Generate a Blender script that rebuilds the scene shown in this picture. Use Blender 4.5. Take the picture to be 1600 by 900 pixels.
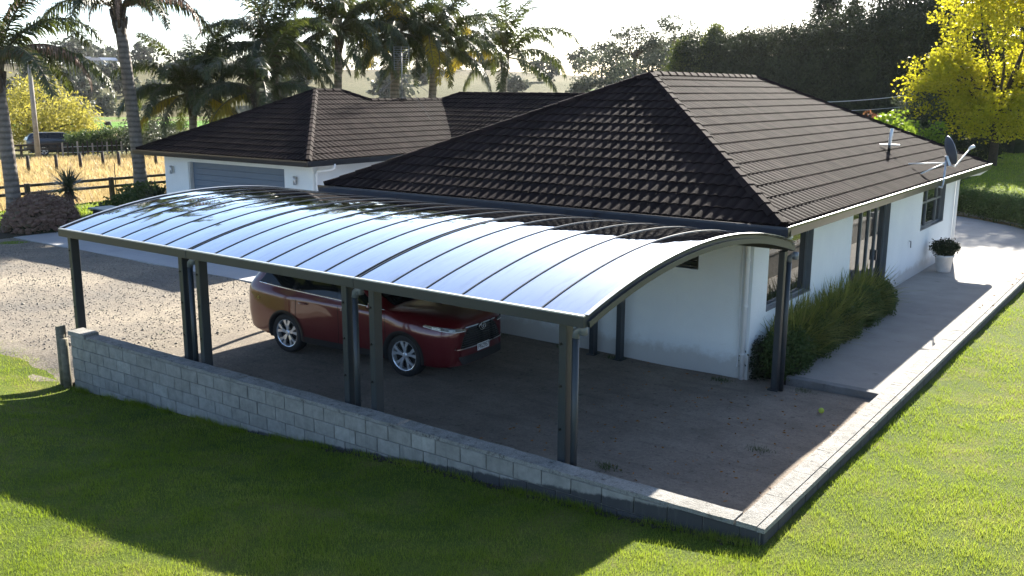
import bpy, bmesh, math, random
import numpy as np
from mathutils import Vector, Matrix
for o in list(bpy.data.objects): bpy.data.objects.remove(o)
S = bpy.context.scene
COL = S.collection
R = math.radians
random.seed(7); rng = np.random.default_rng(7)

# ------------------------------------------------------------------ camera
CAM = Vector((0, 0, 4.951))
cd = bpy.data.cameras.new('camera'); cam = bpy.data.objects.new('camera', cd); COL.objects.link(cam)
cd.sensor_width = 36; cd.lens = 1482.46 / 1600 * 36; cd.clip_start = .1; cd.clip_end = 5000
pit, yaw, rol = .20734595, .63062278, .00476468
fw = Vector((-math.sin(yaw)*math.cos(pit), math.cos(yaw)*math.cos(pit), -math.sin(pit)))
rt = Vector((math.cos(yaw), math.sin(yaw), 0)); up = rt.cross(fw)
rr = math.cos(rol)*rt + math.sin(rol)*up; uu = -math.sin(rol)*rt + math.cos(rol)*up
cam.matrix_world = Matrix(((rr.x, uu.x, -fw.x, CAM.x), (rr.y, uu.y, -fw.y, CAM.y), (rr.z, uu.z, -fw.z, CAM.z), (0, 0, 0, 1)))
S.camera = cam
# ------------------------------------------------------------------ sky, sun, exposure
SUN = Vector((-.44, 1.95, 1)).normalized()
el = math.asin(SUN.z); az = math.atan2(SUN.x, SUN.y)
W = bpy.data.worlds.new('World'); S.world = W; W.use_nodes = True
nt = W.node_tree; bg = nt.nodes['Background']
sk = nt.nodes.new('ShaderNodeTexSky'); sk.sky_type = 'NISHITA'; sk.sun_disc = False
sk.sun_elevation = el; sk.sun_rotation = az; sk.air_density = .75; sk.dust_density = .7; sk.ozone_density = 1.6
nt.links.new(sk.outputs[0], bg.inputs[0]); bg.inputs[1].default_value = .07
sl = bpy.data.lights.new('sun', 'SUN'); sl.energy = 5.0; sl.angle = R(.55); sl.color = (1, .93, .82)
so = bpy.data.objects.new('sun', sl); COL.objects.link(so); so.location = (-20, 60, 40)
so.rotation_euler = (-SUN).to_track_quat('-Z', 'Y').to_euler()
S.view_settings.view_transform = 'Standard'; S.view_settings.look = 'None'
S.view_settings.exposure = 2.2; S.view_settings.gamma = 1; S.view_settings.use_curve_mapping = False
S.render.engine = 'CYCLES'
try:
    S.cycles.max_bounces = 8; S.cycles.transparent_max_bounces = 8; S.cycles.caustics_reflective = False
except Exception: pass

# ------------------------------------------------------------------ materials
def new_mat(name):
    m = bpy.data.materials.new(name); m.use_nodes = True
    t = m.node_tree
    return m, t, t.nodes, t.links, t.nodes['Principled BSDF']
def noise(t, scale, detail=6, rough=.6, vec=None, dim='3D'):
    n = t.nodes.new('ShaderNodeTexNoise'); n.inputs['Scale'].default_value = scale
    n.inputs['Detail'].default_value = detail; n.inputs['Roughness'].default_value = rough
    if vec is not None: t.links.new(vec, n.inputs['Vector'])
    return n
def ramp(t, fac, stops):
    r = t.nodes.new('ShaderNodeValToRGB'); e = r.color_ramp.elements
    while len(e) < len(stops): e.new(.5)
    for i, (p, c) in enumerate(stops):
        e[i].position = p; e[i].color = (c[0], c[1], c[2], 1) if not isinstance(c, (int, float)) else (c, c, c, 1)
    t.links.new(fac, r.inputs[0]); return r
def coords(t, which='Object'):
    return t.nodes.new('ShaderNodeTexCoord').outputs[which]
def wpos(t): return t.nodes.new('ShaderNodeNewGeometry').outputs['Position']
def bump(t, h, strength, dist, b):
    n = t.nodes.new('ShaderNodeBump'); n.inputs['Strength'].default_value = strength; n.inputs['Distance'].default_value = dist
    t.links.new(h, n.inputs['Height']); t.links.new(n.outputs[0], b.inputs['Normal']); return n
def mixc(t, fac, a, b, mode='MIX'):
    n = t.nodes.new('ShaderNodeMix'); n.data_type = 'RGBA'; n.blend_type = mode
    for s, v in ((0, fac), (6, a), (7, b)):
        if hasattr(v, 'is_output') or isinstance(v, bpy.types.NodeSocket): t.links.new(v, n.inputs[s])
        elif s == 0: n.inputs[0].default_value = v
        else: n.inputs[s].default_value = (v[0], v[1], v[2], 1)
    return n.outputs[2]
def M(name, c1, c2=None, scale=4, rough=.7, bs=0, bscale=60, metal=0, coat=0, spec=.5, world=True, stain=None, fine=None):
    m, t, N, L, b = new_mat(name)
    b.inputs['Roughness'].default_value = rough; b.inputs['Metallic'].default_value = metal
    b.inputs['Coat Weight'].default_value = coat; b.inputs['Specular IOR Level'].default_value = spec
    v = wpos(t) if world else coords(t)
    if c2 is None: c2 = tuple(x*.8 for x in c1)
    n = noise(t, scale, vec=v)
    col = ramp(t, n.outputs[0], [(.35, c1), (.65, c2)]).outputs[0]
    if fine:
        n3 = noise(t, fine[0], 3, .7, v); r3 = ramp(t, n3.outputs[0], [(.3, 1-fine[1]), (.7, 1+fine[1])])
        col = mixc(t, 1, col, r3.outputs[0], 'MULTIPLY')
    if stain:
        n4 = noise(t, stain[0], 8, .7, v); r4 = ramp(t, n4.outputs[0], [(stain[1], 0), (stain[1]+.12, 1)])
        col = mixc(t, r4.outputs[0], col, stain[2])
    L.new(col, b.inputs['Base Color'])
    if bs:
        n2 = noise(t, bscale, 4, .6, v); bump(t, n2.outputs[0], bs, .02, b)
    return m
def island_rand(t):
    return t.nodes.new('ShaderNodeNewGeometry').outputs['Random Per Island']
def LEAF(name, stops, transl=.4, tcol=None, rough=.55, gloss=.25, vs=.9):
    """stops: colours spread over random leaves"""
    m = bpy.data.materials.new(name); m.use_nodes = True; t = m.node_tree; N = t.nodes; N.clear()
    out = N.new('ShaderNodeOutputMaterial')
    n = noise(t, vs, 5, .6, wpos(t)); add = N.new('ShaderNodeMath'); add.operation = 'MULTIPLY_ADD'
    t.links.new(island_rand(t), add.inputs[0]); add.inputs[1].default_value = .6
    mu = N.new('ShaderNodeMath'); mu.operation = 'MULTIPLY_ADD'; t.links.new(n.outputs[0], mu.inputs[0]); mu.inputs[1].default_value = 1.2; mu.inputs[2].default_value = -.4
    t.links.new(mu.outputs[0], add.inputs[2])
    k = len(stops)
    c = ramp(t, add.outputs[0], [(.12 + .76*i/(max(k-1, 1)), s) for i, s in enumerate(stops)]).outputs[0]
    d = N.new('ShaderNodeBsdfPrincipled'); t.links.new(c, d.inputs['Base Color']); d.inputs['Roughness'].default_value = rough
    d.inputs['Specular IOR Level'].default_value = gloss
    tr = N.new('ShaderNodeBsdfTranslucent')
    if tcol: t.links.new(mixc(t, .6, c, tcol), tr.inputs[0])
    else: t.links.new(c, tr.inputs[0])
    mx = N.new('ShaderNodeMixShader'); mx.inputs[0].default_value = transl
    t.links.new(d.outputs[0], mx.inputs[1]); t.links.new(tr.outputs[0], mx.inputs[2]); t.links.new(mx.outputs[0], out.inputs[0])
    return m

mt = {}
mt['plaster'] = M('plaster', (.74, .77, .77), (.69, .72, .73), 1.2, .85, .35, 45, stain=(.7, .62, (.62, .64, .63)))
def splash(m):
    t = m.node_tree; b = t.nodes['Principled BSDF']; src = b.inputs['Base Color'].links[0].from_socket; p = wpos(t)
    sx = t.nodes.new('ShaderNodeSeparateXYZ'); t.links.new(p, sx.inputs[0]); n = noise(t, 3.5, 8, .7, p)
    a = t.nodes.new('ShaderNodeMath'); a.operation = 'MULTIPLY_ADD'; t.links.new(n.outputs[0], a.inputs[0]); a.inputs[1].default_value = -.55; t.links.new(sx.outputs[2], a.inputs[2])
    f = ramp(t, a.outputs[0], [(0, .5), (.16, 0)])
    mp = t.nodes.new('ShaderNodeMapping'); mp.inputs['Scale'].default_value = (5, 5, .35); t.links.new(p, mp.inputs[0]); d = noise(t, 1.5, 6, .7, mp.outputs[0]); f2 = ramp(t, d.outputs[0], [(.6, 0), (.8, .22)])
    c = mixc(t, f.outputs[0], src, (.36, .31, .25)); c = mixc(t, f2.outputs[0], c, (.45, .45, .42)); t.links.new(c, b.inputs['Base Color'])
splash(mt['plaster'])
mt['soffit'] = M('soffit', (.6, .6, .58), None, 2, .7)
mt['white_pipe'] = M('white_pipe', (.75, .76, .77), (.7, .71, .72), 3, .35)
mt['gutter'] = M('gutter', (.018, .018, .020), (.025, .025, .026), 3, .32, coat=.3)
mt['steel_paint'] = M('steel_paint', (.027, .034, .040), (.023, .029, .034), 5, .42, .05, 90)
mt['bolt'] = M('bolt', (.02, .02, .02), None, 5, .4, metal=.6)
mt['alu_grey'] = M('alu_grey', (.16, .18, .20), (.14, .155, .17), 4, .4, metal=.2)
mt['alu_dark'] = M('alu_dark', (.03, .033, .036), None, 4, .35)
mt['aerial'] = M('aerial', (.22, .22, .21), (.15, .15, .15), 12, .5, metal=.4)
mt['galv'] = M('galv', (.55, .57, .58), (.42, .44, .46), 12, .4, metal=.7)
mt['white_metal'] = M('white_metal', (.78, .78, .77), (.7, .7, .7), 8, .4)
mt['dish_grey'] = M('dish_grey', (.10, .115, .135), (.085, .1, .12), 6, .5)
mt['garage_door'] = M('garage_door', (.10, .145, .20), (.09, .13, .185), 1.5, .5)
mt['timber_dark'] = M('timber_dark', (.028, .022, .018), (.05, .04, .032), 9, .85, .4, 40)
mt['timber_grey'] = M('timber_grey', (.19, .165, .115), (.10, .092, .06), 9, .9, .5, 50)
mt['timber_pole'] = M('timber_pole', (.33, .30, .26), (.22, .20, .18), 3, .9, .3, 30)
mt['rubber'] = M('rubber', (.014, .014, .015), (.02, .02, .02), 20, .8, .2, 60)
mt['chrome'] = M('chrome', (.75, .76, .78), (.7, .7, .72), 5, .12, metal=1)
mt['rim'] = M('rim', (.72, .73, .75), (.62, .63, .65), 5, .25, metal=.6)
mt['dark_plastic'] = M('dark_plastic', (.012, .012, .013), None, 5, .55)
mt['piano_black'] = M('piano_black', (.006, .006, .007), None, 5, .12)
mt['tinted'] = M('tinted', (.008, .010, .012), (.008, .010, .012), 5, .03, spec=.35)
mt['window_glass'] = M('window_glass', (.018, .020, .021), (.012, .013, .014), .8, .02, spec=.9)
mt['lamp_glass'] = M('lamp_glass', (.32, .34, .36), (.1, .1, .11), 30, .08, coat=1)
mt['tail_red'] = M('tail_red', (.12, .006, .008), None, 5, .12, coat=1)
mt['plate_white'] = M('plate_white', (.8, .8, .8), None, 5, .4)
mt['plate_text'] = M('plate_text', (.01, .01, .01), None, 5, .5)
mt['interior'] = M('interior', (.01, .01, .01), None, 5, .9)
mt['mat_black'] = M('mat_black', (.012, .012, .012), (.02, .02, .02), 40, .95, .6, 200)
mt['pot'] = M('pot', (.70, .69, .67), (.6, .59, .57), 7, .7, .1, 40)
mt['soil'] = M('soil', (.05, .038, .028), (.03, .024, .018), 14, .95, 1, 40)
mt['cow'] = M('cow', (.02, .013, .010), None, 4, .8)
mt['palm_trunk'] = None
mt['bark'] = M('bark', (.07, .055, .04), (.04, .032, .024), 7, .95, .8, 18)
mt['bark_pale'] = M('bark_pale', (.25, .22, .18), (.16, .14, .11), 5, .95, .6, 14)
mt['farwall'] = M('farwall', (.6, .6, .58), None, 1, .8)
mt['farroof'] = M('farroof', (.12, .13, .15), None, 1, .6)
mt['green_lid'] = M('green_lid', (.14, .18, .18), (.11, .14, .14), 6, .5)
mt['tank_dark'] = M('tank_dark', (.01, .018, .018), None, 6, .5)

def car_paint(name, col, col2):
    m, t, N, L, b = new_mat(name)
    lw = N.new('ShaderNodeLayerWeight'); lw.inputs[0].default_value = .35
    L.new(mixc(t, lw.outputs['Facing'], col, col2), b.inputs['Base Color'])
    b.inputs['Metallic'].default_value = .2; b.inputs['Roughness'].default_value = .3
    b.inputs['Coat Weight'].default_value = 1; b.inputs['Coat Roughness'].default_value = .03
    return m
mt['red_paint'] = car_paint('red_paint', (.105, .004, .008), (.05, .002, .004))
mt['grey_paint'] = car_paint('grey_paint', (.03, .035, .045), (.02, .02, .03))

def roof_mat():
    m, t, N, L, b = new_mat('tile_chip')
    oi = N.new('ShaderNodeObjectInfo')
    a = N.new('ShaderNodeMath'); a.operation = 'ADD'; L.new(oi.outputs['Random'], a.inputs[0]); L.new(island_rand(t), a.inputs[1])
    f = N.new('ShaderNodeMath'); f.operation = 'FRACT'; L.new(a.outputs[0], f.inputs[0])
    base = ramp(t, f.outputs[0], [(0, (.0130, .0088, .0082)), (.5, (.0172, .0117, .0107)), (1, (.0235, .016, .0146))]).outputs[0]
    n = noise(t, 260, 3, .7, wpos(t)); r = ramp(t, n.outputs[0], [(.3, .6), (.7, 1.45)])
    n2 = noise(t, .9, 5, .6, wpos(t)); r2 = ramp(t, n2.outputs[0], [(.35, .78), (.7, 1.25)])
    c = mixc(t, 1, base, r.outputs[0], 'MULTIPLY'); c = mixc(t, 1, c, r2.outputs[0], 'MULTIPLY')
    n5 = noise(t, 5, 8, .75, wpos(t)); r5 = ramp(t, n5.outputs[0], [(.66, 0), (.74, .5)])
    c = mixc(t, r5.outputs[0], c, (.026, .026, .022))
    L.new(c, b.inputs['Base Color']); b.inputs['Roughness'].default_value = .85; b.inputs['Specular IOR Level'].default_value = .04
    bump(t, n.outputs[0], .35, .006, b); return m
mt['tile'] = roof_mat()

def sheet_mat():
    m, t, N, L, b = new_mat('polycarbonate')
    b.inputs['Base Color'].default_value = (.66, .68, .71, 1); b.inputs['Metallic'].default_value = 1.0
    b.inputs['Roughness'].default_value = .045; b.inputs['Specular IOR Level'].default_value = .8
    mp = N.new('ShaderNodeMapping'); mp.inputs['Scale'].default_value = (1.6, .55, 1); L.new(wpos(t), mp.inputs[0])
    n = noise(t, 1.6, 2, .5, mp.outputs[0]); bm_ = bump(t, n.outputs[0], .22, .02, b)
    n2 = noise(t, 16, 8, .7, wpos(t)); r = ramp(t, n2.outputs[0], [(.5, .025), (.75, .09)]); L.new(r.outputs[0], b.inputs['Roughness'])
    mp2 = N.new('ShaderNodeMapping'); mp2.inputs['Scale'].default_value = (5, .5, 1); L.new(wpos(t), mp2.inputs[0]); n6 = noise(t, 2.2, 8, .7, mp2.outputs[0])
    L.new(mixc(t, ramp(t, n6.outputs[0], [(.5, 0), (.75, .7)]).outputs[0], (.68, .70, .73), (.50, .50, .48)), b.inputs['Base Color'])
    return m
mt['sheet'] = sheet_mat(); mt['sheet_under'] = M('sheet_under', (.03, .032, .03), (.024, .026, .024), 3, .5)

def block_mat():
    m, t, N, L, b = new_mat('concrete_block')
    oi = N.new('ShaderNodeObjectInfo'); p = wpos(t)
    base = ramp(t, oi.outputs['Random'], [(0, (.235, .225, .20)), (.6, (.255, .245, .22)), (.85, (.27, .26, .235)), (1, (.31, .30, .27))]).outputs[0]
    n = noise(t, 7, 8, .65, p); base = mixc(t, 1, base, ramp(t, n.outputs[0], [(.3, .72), (.7, 1.18)]).outputs[0], 'MULTIPLY')
    # old bitumen coat low on the wall, its upper edge climbing towards the corner
    sx = N.new('ShaderNodeSeparateXYZ'); L.new(p, sx.inputs[0])
    ln = N.new('ShaderNodeMath'); ln.operation = 'MULTIPLY_ADD'; L.new(sx.outputs[0], ln.inputs[0]); ln.inputs[1].default_value = .098; ln.inputs[2].default_value = 1.085
    sub = N.new('ShaderNodeMath'); sub.operation = 'SUBTRACT'; L.new(ln.outputs[0], sub.inputs[0]); L.new(sx.outputs[2], sub.inputs[1])
    nn = noise(t, 5, 6, .7, p); ad = N.new('ShaderNodeMath'); ad.operation = 'MULTIPLY_ADD'; L.new(nn.outputs[0], ad.inputs[0]); ad.inputs[1].default_value = .12; L.new(sub.outputs[0], ad.inputs[2])
    f = ramp(t, ad.outputs[0], [(.055, 0), (.08, 1)])
    c = mixc(t, f.outputs[0], base, (.045, .045, .046))
    # lime drips
    mp = N.new('ShaderNodeMapping'); mp.inputs['Scale'].default_value = (6, 6, .7); L.new(p, mp.inputs[0])
    d = noise(t, 2, 6, .7, mp.outputs[0]); c = mixc(t, ramp(t, d.outputs[0], [(.55, 0), (.74, .5)]).outputs[0], c, (.11, .11, .095))
    L.new(c, b.inputs['Base Color']); b.inputs['Roughness'].default_value = .93
    n2 = noise(t, 120, 4, .7, p); bump(t, n2.outputs[0], .5, .008, b); return m
mt['block'] = block_mat()
mt['mortar'] = M('mortar', (.20, .195, .175), (.13, .125, .115), 8, .95, .5, 60)
mt['cap'] = M('cap', (.29, .28, .255), (.20, .195, .175), 6, .93, 1, 60, stain=(11, .55, (.075, .07, .06)), fine=(70, .35))
mt['path'] = M('path', (.33, .315, .29), (.27, .258, .238), 1.3, .9, .35, 120, stain=(2.2, .6, (.19, .18, .165)), fine=(160, .12))
mt['drive'] = M('drive', (.36, .36, .36), (.31, .31, .31), .8, .88, .3, 100, stain=(1.7, .62, (.25, .25, .25)), fine=(140, .1))
mt['curb_concrete'] = M('curb_concrete', (.25, .25, .25), (.16, .16, .155), 3, .92, .8, 30, stain=(2, .58, (.08, .08, .075)))

def gravel_mat():
    m, t, N, L, b = new_mat('gravel'); p = wpos(t)
    n = noise(t, .35, 6, .65, p); big = ramp(t, n.outputs[0], [(.32, (.13, .12, .105)), (.5, (.19, .165, .13)), (.66, (.28, .24, .18))]).outputs[0]
    # bare earth below the carport, loose stones outside
    sx = N.new('ShaderNodeSeparateXYZ'); L.new(p, sx.inputs[0])
    mr = N.new('ShaderNodeMapRange'); L.new(sx.outputs[0], mr.inputs[0]); mr.inputs[1].default_value = -16; mr.inputs[2].default_value = -11.5
    earth = ramp(t, noise(t, 1.4, 8, .7, p).outputs[0], [(.35, (.215, .18, .145)), (.65, (.30, .255, .205))]).outputs[0]
    c = mixc(t, mr.outputs[0], big, earth)
    vo = N.new('ShaderNodeTexVoronoi'); vo.inputs['Scale'].default_value = 34; L.new(p, vo.inputs['Vector'])
    hsv = ramp(t, vo.outputs['Color'], [(.1, .68), (.9, 1.32)]); k_ = N.new('ShaderNodeMapRange'); L.new(mr.outputs[0], k_.inputs[0]); k_.inputs[3].default_value = 1; k_.inputs[4].default_value = .3; c = mixc(t, k_.outputs[0], c, hsv.outputs[0], 'MULTIPLY')
    nt_ = noise(t, 60, 6, .7, p); c = mixc(t, 1, c, ramp(t, nt_.outputs[0], [(.3, .8), (.7, 1.2)]).outputs[0], 'MULTIPLY')
    # two worn wheel tracks along the bay
    mpt = N.new('ShaderNodeMapping'); mpt.inputs['Scale'].default_value = (.35, 2.2, 1); L.new(p, mpt.inputs[0]); tr = noise(t, 1.6, 6, .65, mpt.outputs[0]); c = mixc(t, ramp(t, tr.outputs[0], [(.5, 0), (.68, .55)]).outputs[0], c, (.17, .142, .115))
    n2 = noise(t, 9, 8, .75, p); c = mixc(t, ramp(t, n2.outputs[0], [(.57, 0), (.66, .7)]).outputs[0], c, (.075, .066, .055))
    n3 = noise(t, 3.1, 7, .7, p); c = mixc(t, ramp(t, n3.outputs[0], [(.62, 0), (.7, .6)]).outputs[0], c, (.06, .075, .03))
    L.new(c, b.inputs['Base Color']); b.inputs['Roughness'].default_value = .95; b.inputs['Specular IOR Level'].default_value = .2
    n4 = noise(t, 22, 6, .7, p); bump(t, n4.outputs[0], .6, .04, b); return m
mt['gravel'] = gravel_mat()
mt['stone'] = M('stone', (.26, .24, .2), (.12, .11, .095), 3, .9)
def soilgrass(name, a, bb, c3, sc=1.2):
    m, t, N, L, b = new_mat(name); p = wpos(t)
    n = noise(t, sc, 8, .7, p); c = ramp(t, n.outputs[0], [(.32, a), (.5, bb), (.68, c3)]).outputs[0]
    n2 = noise(t, 40, 5, .7, p); c = mixc(t, 1, c, ramp(t, n2.outputs[0], [(.3, .6), (.7, 1.4)]).outputs[0], 'MULTIPLY')
    L.new(c, b.inputs['Base Color']); b.inputs['Roughness'].default_value = .95; b.inputs['Specular IOR Level'].default_value = .1
    bump(t, n2.outputs[0], .8, .05, b); return m
mt['lawn'] = soilgrass('lawn_ground', (.06, .09, .014), (.09, .12, .02), (.15, .145, .04))
mt['garden'] = soilgrass('garden_bed', (.05, .042, .03), (.075, .062, .045), (.05, .06, .02), 2)
mt['far_lawn'] = soilgrass('far_lawn', (.08, .13, .012), (.13, .18, .02), (.20, .19, .05), .25)
mt['blade'] = LEAF('grass_blade', [(.070, .130, .011), (.12, .19, .015), (.20, .255, .024), (.36, .34, .10)], .55, (.28, .365, .025), .5, .3, .7)
mt['straw'] = LEAF('straw_blade', [(.42, .32, .14), (.52, .41, .2), (.36, .28, .13)], .35, (.56, .43, .2))

def field_mat():
    m, t, N, L, b = new_mat('fields'); p = wpos(t)
    ln = N.new('ShaderNodeVectorMath'); ln.operation = 'LENGTH'; L.new(p, ln.inputs[0])
    nd = noise(t, .03, 4, .6, p); ad = N.new('ShaderNodeMath'); ad.operation = 'MULTIPLY_ADD'; L.new(nd.outputs[0], ad.inputs[0]); ad.inputs[1].default_value = 26; L.new(ln.outputs['Value'], ad.inputs[2])
    dv = N.new('ShaderNodeMath'); dv.operation = 'DIVIDE'; L.new(ad.outputs[0], dv.inputs[0]); dv.inputs[1].default_value = 700
    c = ramp(t, dv.outputs[0], [(.0, (.40, .30, .13)), (.118, (.40, .30, .13)), (.135, (.17, .165, .065)), (.22, (.20, .165, .08)), (.31, (.15, .145, .055)),
        (.325, (.10, .22, .03)), (.36, (.11, .23, .03)), (.375, (.17, .16, .07)), (.40, (.12, .20, .035)), (.42, (.15, .13, .065)), (.52, (.095, .095, .042)), (.62, (.12, .11, .055)), (.68, (.10, .085, .055)), (1, (.09, .085, .045))]).outputs[0]
    n2 = noise(t, .5, 8, .72, p); c = mixc(t, 1, c, ramp(t, n2.outputs[0], [(.3, .68), (.7, 1.3)]).outputs[0], 'MULTIPLY')
    n3 = noise(t, 5, 6, .75, p); c = mixc(t, 1, c, ramp(t, n3.outputs[0], [(.3, .65), (.7, 1.35)]).outputs[0], 'MULTIPLY')
    L.new(c, b.inputs['Base Color']); b.inputs['Roughness'].default_value = .95; b.inputs['Specular IOR Level'].default_value = .1
    bump(t, n3.outputs[0], .8, .25, b); return m
mt['field'] = field_mat()

def trunk_mat():
    m, t, N, L, b = new_mat('palm_trunk'); p = wpos(t)
    w = N.new('ShaderNodeTexWave'); w.bands_direction = 'Z'; w.inputs['Scale'].default_value = 1.5; w.inputs['Distortion'].default_value = 1.2; w.inputs['Detail'].default_value = 3
    L.new(p, w.inputs[0]); n = noise(t, 6, 6, .7, p)
    c = ramp(t, w.outputs[1], [(.0, (.11, .095, .08)), (.4, (.17, .148, .125)), (1, (.20, .175, .15))]).outputs[0]
    c = mixc(t, 1, c, ramp(t, n.outputs[0], [(.3, .6), (.7, 1.25)]).outputs[0], 'MULTIPLY')
    L.new(c, b.inputs['Base Color']); b.inputs['Roughness'].default_value = .9; bump(t, w.outputs[1], .5, .03, b); return m
mt['palm_trunk'] = trunk_mat()
mt['palm_boot'] = M('palm_boot', (.12, .09, .065), (.05, .04, .03), 7, .95, .8, 20)
mt['palm_leaf'] = LEAF('palm_leaf', [(.018, .028, .011), (.03, .046, .015), (.05, .066, .020), (.10, .10, .03)], .28, (.12, .15, .02), .42, .5)
mt['palm_yellow'] = LEAF('palm_yellow', [(.09, .09, .015), (.22, .19, .02), (.38, .29, .03)], .45, (.5, .38, .04))
mt['palm_dead'] = LEAF('palm_dead', [(.16, .10, .07), (.24, .16, .12), (.33, .24, .19)], .3)
mt['rachis'] = M('rachis', (.06, .06, .025), (.09, .075, .035), 5, .6)
mt['rachis_dead'] = M('rachis_dead', (.16, .10, .065), None, 5, .8)
mt['yellow_leaf'] = LEAF('yellow_leaf', [(.17, .20, .014), (.28, .29, .016), (.40, .37, .02), (.54, .46, .04)], .55, (.66, .60, .03))
mt['hedge_leaf'] = LEAF('hedge_leaf', [(.028, .036, .022), (.04, .05, .027), (.055, .068, .03)], .15, None, .7, .15)
mt['conifer_light'] = LEAF('conifer_light', [(.03, .05, .015), (.06, .085, .018), (.10, .12, .025)], .35, (.16, .19, .03))
mt['gum_leaf'] = LEAF('gum_leaf', [(.05, .06, .04), (.075, .09, .055), (.10, .115, .07)], .3)
mt['pine_leaf'] = LEAF('pine_leaf', [(.045, .055, .038), (.065, .075, .048), (.085, .095, .06)], .25)
mt['willow_leaf'] = LEAF('willow_leaf', [(.16, .17, .03), (.25, .24, .045), (.36, .31, .06)], .5, (.45, .4, .07))
mt['shrub_leaf'] = LEAF('shrub_leaf', [(.045, .08, .025), (.07, .11, .032), (.105, .145, .042)], .38)
mt['strap_leaf'] = LEAF('strap_leaf', [(.08, .115, .025), (.16, .19, .045), (.27, .27, .07), (.36, .32, .12)], .5, (.2, .22, .04))
mt['bright_leaf'] = LEAF('bright_leaf', [(.06, .13, .015), (.11, .2, .02), (.18, .26, .03)], .45, (.28, .36, .03))
mt['red_leaf'] = LEAF('red_leaf', [(.14, .06, .03), (.2, .08, .04), (.12, .1, .04)], .35)
mt['sedum'] = LEAF('sedum', [(.13, .088, .06), (.17, .105, .078), (.215, .13, .10), (.13, .115, .065)], .1)
mt['yucca_leaf'] = LEAF('yucca_leaf', [(.035, .055, .035), (.06, .085, .05), (.10, .125, .07)], .2, None, .4, .5)
mt['litter'] = LEAF('litter', [(.25, .12, .03), (.4, .17, .03), (.1, .06, .03)], .2)
mt['ball'] = M('ball', (.50, .62, .10), (.45, .57, .08), 20, .9, .4, 200)

# ------------------------------------------------------------------ object helpers
ORG = {}
def org(o): return ORG.get(o.name, Vector((0, 0, 0))) if o else Vector((0, 0, 0))
def tag(o, label=None, cat=None, group=None, kind=None):
    if label: o['label'] = label
    if cat: o['category'] = cat
    if group: o['group'] = group
    if kind: o['kind'] = kind
    return o
def thing(name, label, cat, loc=(0, 0, 0), rz=0, group=None):
    o = bpy.data.objects.new(name, None); COL.objects.link(o); o.empty_display_size = .2
    o.location = loc; o.rotation_euler = (0, 0, rz); ORG[o.name] = Vector(loc) if rz == 0 else Vector((0, 0, 0))
    return tag(o, label, cat, group)
def link(name, me, mat, parent=None, loc=(0, 0, 0), rot=None, scale=None):
    o = bpy.data.objects.new(name, me); COL.objects.link(o)
    if mat and not me.materials: me.materials.append(mat)
    if parent: o.parent = parent; ORG[o.name] = org(parent)
    o.location = loc
    if rot: o.rotation_euler = rot
    if scale: o.scale = scale
    return o
def npmesh(name, V, F, smooth=False):
    """V (n,3) array, F (m,k) int array"""
    V = np.asarray(V, np.float32); F = np.asarray(F, np.int32); k = F.shape[1]
    me = bpy.data.meshes.new(name); me.vertices.add(len(V)); me.vertices.foreach_set('co', V.ravel())
    me.loops.add(F.size); me.loops.foreach_set('vertex_index', F.ravel())
    me.polygons.add(len(F)); me.polygons.foreach_set('loop_start', np.arange(0, F.size, k, dtype=np.int32))
    if smooth: me.polygons.foreach_set('use_smooth', np.ones(len(F), bool))
    me.update(calc_edges=True); return me
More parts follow.
